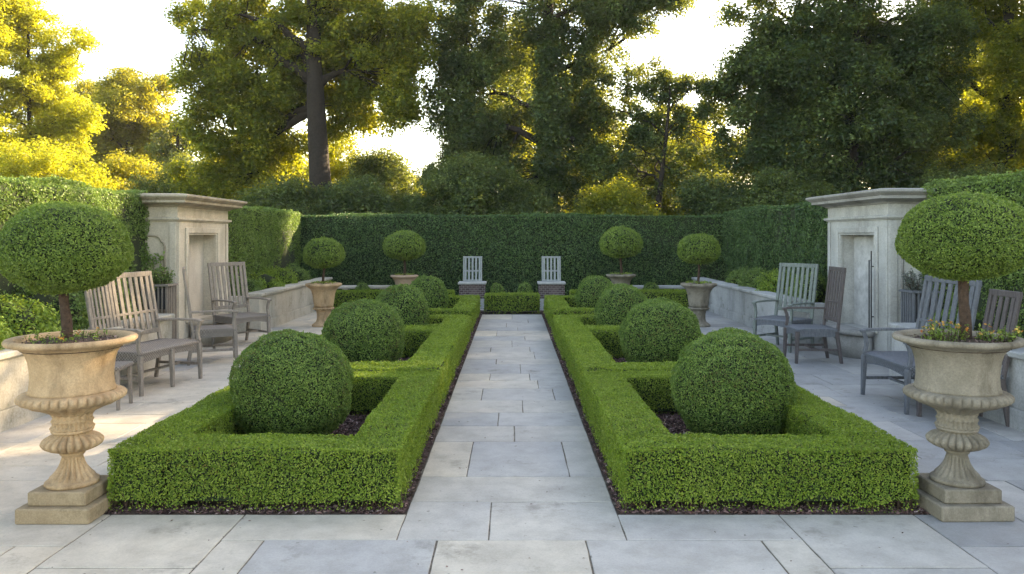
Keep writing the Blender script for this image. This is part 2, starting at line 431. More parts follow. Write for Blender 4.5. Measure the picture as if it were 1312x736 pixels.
mb = MB(); n = 520
xx = rng.uniform(-4.1, 4.1, n); yy = 3.4+rng.random(n)**1.3*12.5
k = ~((np.abs(xx) > .62)&(np.abs(xx) < 2.38)&(yy > 4.48)); xx, yy = xx[k], yy[k]; n = len(xx)
mb.leaves(np.stack([xx, yy, np.full(n, .005)], 1), np.tile([0,0,1.], (n,1)), .016, .009, val=rng.random(n)**1.2, spread=.25)
tag(mb.build('leaf_litter', M['mulch']), 'scattered small dry leaves and twigs on the flagstones', 'leaf litter', kind='stuff')

# ------------------------------------------------------------------ clipped hedges
def hedge_boxes(name, boxes, L, mats, label, cat='hedge', group=None, dens=1.0, ragged=.06, inset=.03, amp=.010, faces='xXyYZ', low=0.0, wf=3.0, seed=0, vb=0.0):
    mb = MB()
    for (x0, x1, y0, y1, z0, z1) in boxes:
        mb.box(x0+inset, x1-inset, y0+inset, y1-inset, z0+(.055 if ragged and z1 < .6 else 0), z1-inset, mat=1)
        if ragged and L < .02:      # woody stems showing at the foot
            n = int(((x1-x0)+(y1-y0))*34)
            for q in range(n):
                e = rng.integers(0, 4); u, v_ = rng.random(), rng.uniform(.025, .07)
                px_, py_ = [(x0+(x1-x0)*u, y0+v_), (x0+(x1-x0)*u, y1-v_), (x0+v_, y0+(y1-y0)*u), (x1-v_, y0+(y1-y0)*u)][e]
                j = rng.normal(0, .018, 2); mb.tube([(px_, py_, -.01), (px_+j[0], py_+j[1], .11)], [.0045, .0025], 5, 2)
    rho = dens*1.55/(L*L*.6/2)
    C = []; NN = []
    for bi, (x0, x1, y0, y1, z0, z1) in enumerate(boxes):
        for f in faces:
            if f in 'xX': A = (y1-y0)*(z1-z0)
            elif f in 'yY': A = (x1-x0)*(z1-z0)
            else: A = (x1-x0)*(y1-y0)
            n = int(A*rho)
            if n < 1: continue
            p = np.stack([rng.uniform(x0, x1, n), rng.uniform(y0, y1, n), rng.uniform(z0, z1, n)], 1)
            nr = np.zeros((n, 3))
            if f == 'x': p[:,0] = x0; nr[:,0] = -1
            if f == 'X': p[:,0] = x1; nr[:,0] = 1
            if f == 'y': p[:,1] = y0; nr[:,1] = -1
            if f == 'Y': p[:,1] = y1; nr[:,1] = 1
            if f == 'Z': p[:,2] = z1; nr[:,2] = 1
            keep = np.ones(n, bool)
            for bj, (a0, a1, b0, b1, c0, c1) in enumerate(boxes):
                if bj == bi: continue
                e = 1e-4
                keep &= ~((p[:,0] > a0-e)&(p[:,0] < a1+e)&(p[:,1] > b0-e)&(p[:,1] < b1+e)&(p[:,2] < c1-.005)) if f != 'Z' else keep
            p = p[keep]; nr = nr[keep]
            C.append(p); NN.append(nr)
    C = np.concatenate(C); NN = np.concatenate(NN)
    # ragged foot
    z0 = min(b[4] for b in boxes)
    g = wob(C*np.array([1,1,.2]), 9, seed+3)*.5+.5
    kill = (C[:,2]-z0 < ragged*(.4+1.3*g)) & (rng.random(len(C)) < .82)
    C = C[~kill]; NN = NN[~kill]
    w = wob(C, wf, seed)*amp + wob(C, wf*5, seed+5)*amp*.55
    dep = rng.exponential(L*.55, len(C))-L*.45
    # soften corners
    C = C + NN*(w-dep)[:, None]
    mb.leaves(C, NN*1.0, L, L*.6, 0, np.clip(rng.random(len(C))+vb+.12*wob(C, wf*1.5, seed+9), 0, 1), spread=.75)
    # stray shoots above the clip line
    k = rng.choice(len(C), len(C)//28); S = C[k]+NN[k]*rng.uniform(.2, 1.1, (len(k), 1))*L
    mb.leaves(S, rng.normal(0,1,(len(k),3)), L, L*.5, 0, rng.uniform(.5, 1, len(k)), spread=1)
    o = mb.build(name, mats)
    return tag(o, label, cat, group)

bl = [M['box_leaf'], M['core'], M['topiary_bark']]
T = .33; HH = .365
beds = [(4.51, 7.12), (7.16, 10.33), (10.40, 12.12), (12.82, 16.0)]
Ls = [.0145, .019, .024, .028]
where = {-1: 'left', 1: 'right'}
names = ['nearest low box hedge frame {} of the walk, its front facing the flagstones',
         'second low box hedge frame {} of the walk, directly behind the nearest one',
         'short third low box hedge frame along the {} side of the walk',
         'farthest low box hedge frame {} of the walk, reaching the slatted seat']
for s in (-1, 1):
    for k, (y0, y1) in enumerate(beds):
        xi, xo = .65+[0,.012,.005,.02][k], 2.345
        X = lambda a, b: (a, b) if s > 0 else (-b, -a)
        h = HH+[0,.012,-.006,.008][k]
        bx = []
        a, b = X(xi, xi+T); bx.append((a, b, y0, y1, 0, h))
        a, b = X(xo-T, xo); bx.append((a, b, y0, y1, 0, h))
        a, b = X(xi+T, xo-T); bx.append((a, b, y0, y0+T+.02, 0, h)); bx.append((a, b, y1-T+.04, y1, 0, h))
        hedge_boxes('box_hedge', bx, Ls[k], bl, names[k].format(where[s]), 'hedge', 'low box hedges framing the beds', seed=k+5*s, amp=.017, vb=.04)

# cross hedges at the far end of the walk
hedge_boxes('box_hedge', [(-.55, .55, 15.93, 16.32, 0, .39)], .032, bl, 'short box hedge block closing the far end of the paved walk', 'hedge', 'low box hedges framing the beds')
for s in (-1, 1):
    a, b = (-4.0, -1.25) if s < 0 else (1.25, 4.0)
    hedge_boxes('box_hedge', [(a, b, 16.42, 16.8, 0, .42)], .034, bl, 'long low box hedge running crosswise behind the far end of the %s beds' % where[s], 'hedge', 'low box hedges framing the beds', seed=3*s)

# tall hedges
hedge_boxes('tall_hedge', [(-5.3, 5.3, 18.35, 19.2, 0, 2.07)], .045, [M['yew_leaf'], M['core']], 'tall dark clipped hedge wall closing the back of the garden behind the slatted seats', faces='yXZ', ragged=0, amp=.055, wf=.9, dens=1.1)
sl = [M['side_leaf'], M['core']]
hedge_boxes('tall_hedge', [(-6.0, -4.97, 12.9, 18.33, .5, 2.13)], .040, sl, 'tall clipped hedge on the left between the stone niche and the back corner', faces='XyZ', ragged=0, amp=.065, wf=1.0, seed=2)
hedge_boxes('tall_hedge', [(-6.2, -5.12, 4.0, 10.98, 0, 2.17)], .034, sl, 'tall clipped hedge at the left edge in front of the left stone niche', faces='XYZ', ragged=0, amp=.07, wf=1.2, seed=4, dens=1.05)
hedge_boxes('tall_hedge', [(4.97, 6.0, 11.62, 18.33, .5, 2.14)], .040, [M['yew_leaf'], M['core']], 'tall dark clipped hedge on the right between the stone niche and the back corner', faces='xyZ', ragged=0, amp=.065, wf=1.0, seed=6)
hedge_boxes('tall_hedge', [(5.12, 6.2, 4.0, 9.74, 0, 2.20)], .034, sl, 'tall clipped hedge at the right edge in front of the right stone niche', faces='xYZ', ragged=0, amp=.07, wf=1.2, seed=8, dens=1.05)

# ------------------------------------------------------------------ balls and domes
def ball_mb(rx, rz, L, zc, flat=None, pw=2.12, dens=1.0, seed=0, amp=.012, core=True, lumps=4.0):
    mb = MB()
    A = 4*pi*rx*(rx+rz)/2; n = int(A*1.6*dens/(L*L*.3))
    d = rng.normal(0, 1, (n, 3)); d /= np.linalg.norm(d, axis=1)[:, None]
    sup = (np.abs(d[:,0])**pw+np.abs(d[:,1])**pw+np.abs(d[:,2])**pw)**(-1/pw)
    P = d*sup[:, None]*np.array([rx, rx, rz])
    if flat is not None:
        P[:,2] = np.where(P[:,2] < 0, P[:,2]*(-flat/rz), P[:,2])
    w = wob(d, lumps, seed)*amp+wob(d, lumps*3.4, seed+2)*amp*.6
    dep = rng.exponential(L*.5, n)-L*.45
    P = P + d*(w-dep)[:, None] + np.array([0,0,zc])
    P[:,2] = np.maximum(P[:,2], .005+rng.random(n)*.02)
    mb.leaves(P, d, L, L*.6, 0, np.clip(rng.random(n)+.12*wob(d, 3, seed+4), 0, 1), spread=.7)
    k = rng.choice(n, n//30); mb.leaves(P[k]+d[k]*L*.7, d[k], L, L*.5, 0, rng.uniform(.5,1,len(k)), spread=1.5)
    if core:
        th = np.linspace(-pi/2, pi/2, 17); prof = []
        for t in th:
            z = sin(t)*rz*.93
            if flat is not None and z < 0: z *= -flat/rz
            prof.append((max(.001, cos(t)*(rx-L*1.4)), max(.01, z+zc)))
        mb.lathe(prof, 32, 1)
    return mb
bm = [M['ball_leaf'], M['core']]
ballspec = [(1.69, 6.0, .445, .43, .43, .0145), (1.69, 8.9, .45, .43, .43, .019), (1.60, 11.3, .385, .43, .455, .024), (1.55, 14.3, .37, .42, .43, .029)]
blab = ['nearest and largest boxwood ball {} of the walk, inside the first hedge frame',
        'second boxwood ball from the camera on the {} side of the walk',
        'third boxwood ball from the camera on the {} side of the walk',
        'farthest boxwood ball on the {} side of the walk, by the slatted seat']
for s in (-1, 1):
    for k, (x, y, rx, rz, zc, L) in enumerate(ballspec):
        o = ball_mb(rx, rz, L, zc, seed=k*3+s, amp=.023).build('boxwood_ball', bm, loc=(s*x, y, 0.0))
        tag(o, blab[k].format(where[s]), 'topiary ball', 'boxwood balls inside the hedge frames')
# little domes behind the end hedges
for x, y, r, zc, lab in ((-.32, 16.62, .135, .41, 'small rounded clipped shrub left of centre behind the end hedge of the walk'),
                    (.27, 16.62, .14, .42, 'small rounded clipped shrub right of centre behind the end hedge of the walk'),
                    (3.05, 17.1, .17, .39, 'small rounded clipped shrub behind the right crosswise hedge'),
                    (-3.28, 17.1, .15, .38, 'small rounded clipped shrub behind the left crosswise hedge')):
    mb = ball_mb(r, .17, .03, zc, seed=int(x*5)); mb.tube([(0,0,0),(0,0,zc)], .03, 6, 1)
    tag(mb.build('clipped_shrub', bm, loc=(x, y, 0)), lab, 'shrub', 'small rounded shrubs at the back')

# ------------------------------------------------------------------ urns and standard topiaries
def sm(a, b, x):
    t = np.clip((x-a)/(b-a), 0, 1); return t*t*(3-2*t)
def big_urn(loc, rz, stone, plinth, label):
    t = thing('stone_urn', label, 'urn', loc, rz, 'large pedestal urns framing the foreground')
    mb = MB(); mb.bbox(-.207, .207, -.207, .207, 0, .086, .007); pl = mb.build('plinth', plinth, t)
    mb = MB(); mb.bbox(-.163, .163, -.163, .163, .0865, .166, .007); mb.build('plinth_step', plinth, pl)
    # fluted foot
    mb = MB()
    prof = [(.150,.1665),(.156,.176),(.155,.187),(.146,.194),(.135,.198)]
    prof += [(.060+.078*(1-u)**2.1, .198+.13*u) for u in np.linspace(.04, 1, 12)]
    prof += [(.066,.334),(.072,.340),(.072,.350),(.064,.356)]
    mb.lathe([(q_*.92, z_) for q_, z_ in prof], 144, mod=lambda k, z, th: (.19*(np.abs(np.cos(9*th))-.6)*sm(.2,.215,z)*(1-sm(.305,.325,z))))
    mb.build('foot', stone, t)
    # gadrooned bulb
    mb = MB()
    prof = [(.062,.354)]+[(.085+.085*sin(pi*min(1,u*1.05))**.75, .356+.11*u) for u in np.linspace(0,.97,14)]+[(.118,.470),(.122,.478),(.118,.486)]
    mb.lathe([(q_*.92, z_) for q_, z_ in prof], 176, mod=lambda k, z, th: .21*(np.abs(np.cos(11*th))**.6-.75)*sm(.358,.38,z)*(1-sm(.45,.468,z)))
    mb.build('bulb', stone, t)
    # carved neck with bands
    mb = MB()
    prof = [(.116,.484),(.122,.492),(.117,.499),(.108,.504),(.108,.525),(.115,.531),(.118,.538),(.112,.545),(.106,.55),(.110,.566),(.118,.575)]
    mb.lathe([(q_*.92, z_) for q_, z_ in prof], 160, mod=lambda k, z, th: .06*np.cos(26*th)*(sm(.485,.49,z)-sm(.53,.54,z))+.07*np.cos(16*th)*sm(.54,.556,z))
    mb.build('neck', stone, t)
    # flaring underside with beaded collar
    mb = MB()
    prof = [(.112,.570),(.128,.582),(.15,.596),(.185,.612),(.23,.627),(.268,.640),(.292,.650),(.302,.662),(.305,.672),(.302,.684),(.292,.694),(.272,.700),(.250,.704)]
    mb.lathe([(q_*.92, z_) for q_, z_ in prof], 216, mod=lambda k, z, th: .24*(np.abs(np.cos(9*th))-.7)*sm(.575,.6,z)*(1-sm(.63,.64,z))+.10*(np.abs(np.cos(18*th))**.5-.8)*sm(.648,.66,z)*(1-sm(.69,.698,z)))
    mb.build('collar', stone, t)
    mb = MB()
    prof = [(.248,.702),(.246,.715),(.238,.735),(.234,.78),(.236,.83),(.243,.88),(.256,.92),(.278,.95),(.308,.968),(.345,.976),(.364,.982),(.374,.992),(.374,1.003),(.366,1.012),(.350,1.016),(.330,1.014),(.312,1.008),(.300,.99),(.290,.96)]
    mb.lathe([(q_*.92, z_) for q_, z_ in prof], 128, mod=lambda k, z, th: .004*np.sin(3*th+z*9)+.003*np.sin(11*th+z*40))
    bo = mb.build('bowl', stone, t)
    mb = MB(); mb.lathe([(.262,.95),(.268,.978),(.2,.992),(.08,1.0),(.001,1.002)], 40)
    c = rng.normal(0,.13,(500,3)); c[:,2] = .995; c = c[np.hypot(c[:,0],c[:,1])<.255]
    mb.leaves(c, np.tile([0,0,1.],(len(c),1)), .022, .012, 1, rng.random(len(c))**1.5, spread=.5)
    mb.build('soil', [M['soil'], M['mulch']], bo)
    return t
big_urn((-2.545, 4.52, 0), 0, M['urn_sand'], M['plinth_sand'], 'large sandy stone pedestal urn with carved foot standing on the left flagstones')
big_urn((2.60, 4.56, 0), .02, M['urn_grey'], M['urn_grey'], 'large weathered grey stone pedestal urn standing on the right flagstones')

def standard(loc, zsoil, zlo, zhi, r, L, label, tr=.026, seed=0, mat=None, dome=True, dens=1.0, lean=.01):
    t = thing('topiary_tree', label, 'topiary tree', loc, 0, 'ball headed topiary trees in urns')
    zc = zlo+(zhi-zlo)*.42; rz = zhi-zc
    mb = ball_mb(r, rz, L, zc, flat=-(zc-zlo), seed=seed, amp=r*.04, lumps=3.5, dens=dens)
    mb.build('crown', [mat or M['topiary_leaf'], M['core']], t)
    mb = MB(); pts = [(0,0,zsoil-.04)]; n = 7
    for i in range(1, n+1):
        u = i/n; pts.append((lean*sin(u*5+seed), lean*cos(u*4+seed)*.6, zsoil+(zlo+.12-zsoil)*u))
    rad = [tr*1.35]+[tr*(1.12-.25*i/n+.08*sin(i*2.1)) for i in range(n)]
    mb.tube(pts, rad, 12)
    for a in range(6):
        th = a*pi/3+seed; mb.tube([pts[-2], (cos(th)*r*.35, sin(th)*r*.35, zlo+.10), (cos(th)*r*.6, sin(th)*r*.6, zlo+.2)], [tr*.45, tr*.3, tr*.15], 6)
    mb.build('trunk', M['topiary_bark'], t)
    return t
standard((-2.585, 4.52, 0), 1.0, 1.28, 1.785, .335, .0135, 'broad green topiary head on a slim trunk growing in the sandy urn at left', .026, 1)
standard((2.645, 4.56, 0), 1.0, 1.35, 1.845, .345, .0135, 'broad green topiary head on a dark trunk growing in the grey urn at right', .028, 2)

# planting under the right head, a few sprigs under the left
def sprigs(name, loc, n, h, rad, L, mats, label, cat, fl=0, group=None, up=1.0):
    mb = MB()
    for i in range(n):
        a = rng.uniform(0, 2*pi); r = rad*math.sqrt(rng.random())
        b = np.array([r*cos(a), r*sin(a), 0]); hh = h*rng.uniform(.45, 1)
        tip = b+np.array([cos(a)*hh*.45*rng.random(), sin(a)*hh*.45*rng.random(), hh])
        mb.tube([b, (b+tip)/2+[0,0,.01*h], tip], [.0022,.0018,.001], 4, 1)
        k = int(hh/L*2.6)+3; u = rng.uniform(.1, 1, k)[:, None]
        c = b+(tip-b)*u+rng.normal(0, L*.45, (k,3)); 
        mb.leaves(c, np.array([0,0,1.])+(c-b)*2, L, L*.5, 0, spread=.7)
        if fl and rng.random() < fl: 
            c = tip+rng.normal(0, L*.3, (5,3)); mb.leaves(c, np.tile([0,-.5,1.],(5,1)), L*.8, L*.6, 2, spread=.8)
    return tag(mb.build(name, mats, loc=loc), label, cat, group)
fm = [M['topiary_leaf'], M['topiary_bark'], M['flower']]
sprigs('bedding_plant', (2.49, 4.50, .985), 34, .13, .105, .022, fm, 'green bedding plant with orange flower spikes left of the trunk in the grey urn', 'flowering plant', .35)
sprigs('bedding_plant', (2.80, 4.52, .985), 32, .085, .10, .024, fm, 'low leafy bedding plant with yellow flowers right of the trunk in the grey urn', 'flowering plant', .25)
sprigs('bedding_plant', (-2.585, 4.52, .99), 46, .05, .22, .02, fm, 'sparse low green sprigs round the trunk in the sandy urn', 'plant', .1)['kind'] = 'stuff'

def small_urn(loc, stone, label, h=.76, rr=.315, tall=True):
    t = thing('garden_urn', label, 'urn', loc, 0, 'smaller urns farther back')
    k = h/.76
    mb = MB(); mb.lathe([(.20,0),(.205,.02*k),(.18,.045*k),(.135,.08*k),(.118,.13*k),(.118,.22*k),(.13,.27*k),(.145,.29*k)], 48); mb.build('foot', stone, t)
    mb = MB(); mb.lathe([(.14,.288*k),(.175,.30*k),(.185,.318*k),(.172,.335*k)], 72, mod=lambda q, z, th: .03*np.cos(20*th)); mb.build('collar', stone, t)
    mb = MB(); mb.lathe([(.165,.335*k),(.172,.38*k),(.18,.46*k),(.192,.55*k),(.212,.62*k),(.245,.67*k),(rr-.03,.70*k),(rr,.715*k),(rr+.004,.74*k),(rr-.01,.757*k),(rr-.05,.76*k),(rr-.07,.735*k)], 64,
        mod=lambda q, z, th: .025*np.cos(8*th)*sm(.35*k,.42*k,z)*(1-sm(.58*k,.66*k,z))); bo = mb.build('bowl', stone, t)
    mb = MB(); mb.lathe([(rr-.07,.72*k),(.12,.745*k),(.001,.75*k)], 24)
    n = 160; a = rng.uniform(0, 2*pi, n); r = (rr-.08)*np.sqrt(rng.random(n))
    mb.leaves(np.stack([r*np.cos(a), r*np.sin(a), .76*k+rng.random(n)*.03], 1), np.tile([0,0,1.],(n,1)), .035, .02, 1, spread=.8)
    mb.build('soil', [M['soil'], M['shrub_leaf']], bo)
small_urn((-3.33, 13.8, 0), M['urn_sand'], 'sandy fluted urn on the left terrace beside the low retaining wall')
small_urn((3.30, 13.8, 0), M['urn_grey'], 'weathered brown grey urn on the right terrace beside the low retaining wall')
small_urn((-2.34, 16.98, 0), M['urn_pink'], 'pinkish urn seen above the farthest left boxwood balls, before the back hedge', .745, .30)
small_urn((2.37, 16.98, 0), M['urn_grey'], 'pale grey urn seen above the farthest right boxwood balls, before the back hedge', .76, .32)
standard((-3.33, 13.8, 0), .74, 1.04, 1.545, .345, .034, 'ball headed topiary growing in the sandy urn by the left retaining wall', .02, 4)
standard((3.30, 13.8, 0), .74, 1.11, 1.615, .355, .034, 'ball headed topiary growing in the brown grey urn by the right retaining wall', .02, 5)
standard((-2.34, 16.98, 0), .74, 1.08, 1.69, .44, .040, 'dome headed topiary growing in the pinkish urn before the back hedge', .025, 6)
standard((2.37, 16.98, 0), .75, 1.13, 1.775, .445, .040, 'dome headed topiary growing in the pale grey urn before the back hedge', .025, 7)

# ------------------------------------------------------------------ retaining walls
def rwall(s, y0, y1, mat, label):
    t = thing('retaining_wall', label, 'wall', (s*4.28, y0, 0), 0, None)
    L = y1-y0; mb = MB(); n = max(1, int(L/1.2)); e = L/n
    for i in range(n):
        a = .0 if i == 0 else .002; mb.bbox(-.10, .10, i*e+a, (i+1)*e-a, -.02, .585, .004)
    mb.build('wall_body', mat, t)
    mb = MB()
    mb.bbox(-.125 if s > 0 else .1005, -.1005 if s > 0 else .125, 0, L, -.02, .17, .008); mb.build('base_course', mat, t)
    mb = MB()
    for i in range(n):
        mb.bbox(-.145, .145, i*e+.002, (i+1)*e-.002, .586, .642, .012)
    mb.build('coping', mat, t)
    if y0 < 5:       # return across the end of the raised bed
        mb = MB(); a, b = (.102, 1.0) if s > 0 else (-1.0, -.102)
        mb.bbox(a, b, L-.2, L, -.02, .585, .004); mb.bbox(a+.04*(s>0), b-.04*(s<0), L-.24, L+.02, .586, .642, .012); mb.build('return_wall', mat, t)
    else:
        mb = MB(); a, b = (.102, .415) if s > 0 else (-.415, -.102)
        mb.bbox(a, b, -.01, .2, -.02, .585, .004); mb.build('return_wall', mat, t)
rwall(-1, 12.92, 18.0, M['wall_left'], 'low pale stone retaining wall on the left, running from the niche to the back')
rwall(-1, 3.2, 9.6, M['wall_left'], 'low pale stone retaining wall at the left edge, behind the sandy urn and bench')
rwall(1, 11.63, 18.0, M['wall_right'], 'low grey stone retaining wall on the right, running from the niche to the back')
rwall(1, 3.2, 8.6, M['wall_right'], 'low grey stone retaining wall at the right edge, behind the grey urn and chairs')

# ------------------------------------------------------------------ stone niches
def niche(s, y0, y1, m1, m2, mp, label, rods=False):
    """s side, face plane at |x|=4.7, built in local coords: x outward from the face (0..-> away from garden), y along"""
    t = thing('stone_niche', label, 'garden niche', (s*4.7, y0, 0), 0, None)
    W = y1-y0; D = 1.1
    def X(a, b): return (a, b) if s > 0 else (-b, -a)
    n0, n1, zt, zs = .34, 1.44, 1.63, .34
    mb = MB()
    a, b = X(0, D)
    q = X(0, .42)
    mb.box(q[0], q[1], 0, n0, 0, 1.80); mb.box(q[0], q[1], n1, W, 0, 1.80)
    mb.box(q[0], q[1], n0, n1, zt, 1.80); mb.box(q[0], q[1], n0, n1, 0, zs)
    q = X(.42, D); mb.box(q[0], q[1], 0, W, 0, 1.80)
    wl = mb.build('walls', m1, t)
    # back panel of the recess
    q = X(.20, .419); mb = MB(); mb.box(q[0], q[1], n0+.001, n1-.001, zs+.001, zt-.001); mb.build('back_panel', mp, wl)
    # raised frame round the opening
    mb = MB(); q = X(-.028, -.001)
    mb.bbox(q[0], q[1], n0-.085, n0-.004, zs, zt+.085, .006); mb.bbox(q[0], q[1], n1+.004, n1+.085, zs, zt+.085, .006)
    mb.bbox(q[0], q[1], n0-.003, n1+.003, zt+.004, zt+.085, .006)
    q = X(-.012, .03); mb.box(q[0], q[1], n0+.001, n0+.02, zs+.001, zt-.021); mb.box(q[0], q[1], n1-.02, n1-.001, zs+.001, zt-.021); mb.box(q[0], q[1], n0+.001, n1-.001, zt-.02, zt-.001)
    mb.build('opening_frame', m1, wl)
    # corner pilaster strips on the face and on the return towards the camera
    for (qa, qb, ya, yb) in ((-.016, -.001, .012, .10), (-.016, -.001, W-.10, W-.012), (.012, .11, -.016, -.001), (.62, .72, -.016, -.001)):
        mb = MB(); q = X(qa, qb); mb.bbox(q[0], q[1], ya, yb, .125, 1.79, .004); mb.build('corner_strip', m1, wl)
    # sunken-look side panel with shouldered arch outline: raised bead
    mb = MB(); yy = -.012
    pts = [(.17,.62),(.17,1.45),(.19,1.50),(.22,1.515),(.235,1.56),(.27,1.59),(.36,1.60),(.45,1.59),(.485,1.56),(.50,1.515),(.53,1.50),(.55,1.45),(.55,.62)]
    mb.tube([(s*px, yy, pz) for px, pz in pts], .014, 8); mb.tube([(s*.17, yy, .62), (s*.55, yy, .62)], .014, 8)
    mb.build('side_panel', m2, wl)
    # architrave, frieze and cornice
    mb = MB(); a, b = X(0, D)
    mb.molding(a, b, 0, W, [(0,1.80),(.018,1.802),(.022,1.812),(.045,1.822),(.05,1.835),(.05,1.85),(.012,1.858)]); mb.build('architrave', m1, t)
    mb = MB(); mb.molding(a, b, 0, W, [(.004,1.858),(.004,2.0)]); mb.build('frieze', m1, t)
    mb = MB(); mb.molding(a, b, 0, W, [(.005,2.0),(.03,2.004),(.035,2.018),(.06,2.03),(.10,2.042),(.13,2.05),(.135,2.056),(.18,2.058),(.182,2.095),(.195,2.10),(.215,2.115),(.235,2.13),(.245,2.14),(.245,2.165),(.20,2.176),(.05,2.19)])
    mb.build('cornice', m2, t)
    mb = MB(); 
    mb.molding(a, b, 0, W, [(.05,0),(.05,.10),(.035,.115),(.002,.124)]); mb.build('base', m2, t)
    # rounded stone step bench under the opening
    mb = MB(); cy = (n0+n1)/2; R1 = .62
    for (R, z0, z1) in ((R1-.05, 0, .30), (R1, .30, .36)):
        k = 24; th = np.linspace(-pi/2, pi/2, k)
        out = [(-s*(.052+R*.62*cos(x)), cy+R*sin(x)) for x in th]
        if s > 0: out = out[::-1]
        P = [(x, y, z) for z in (z0, z1) for x, y in out]
        i = mb.addv(P); mb.addf(np.array([[j, j+1, j+1+k, j+k] for j in range(k-1)])+i, 0, True)
        mb.addf(np.array([list(range(k, 2*k))])+i, 0); mb.addf(np.array([list(range(k-1, -1, -1))])+i, 0)
        mb.addf(np.array([[k-1, 0, k, 2*k-1]])+i, 0)
    mb.build('curved_step', m2, t)
    if rods:
        mb = MB(); 
        mb.tube([(-.06, n0-.01, .38), (-.06, n0-.01, 1.40)], .009, 8); mb.tube([(-.06, n0+.05, .40), (-.06, n0+.05, 1.28)], .009, 8)
        mb.tube([(-.06, n0-.01, 1.28), (-.045, n0+.05, 1.28)], .007, 6)
        mb.tube([(-.06, n0-.01, .55), (-.001, n0-.01, .55)], .008, 6); mb.tube([(-.06, n0-.01, 1.2), (-.001, n0-.01, 1.2)], .008, 6)
        mb.build('iron_rod', M['iron'], t)
    return t
niche(-1, 10.96, 12.90, M['lime'], M['lime_dark'], M['panel_left'], 'warm limestone niche with moulded cornice set into the left hedge')
niche(1, 9.75, 11.60, M['lime_cool'], M['lime_cool_dark'], M['panel_right'], 'cool grey limestone niche with moulded cornice set into the right hedge', True)

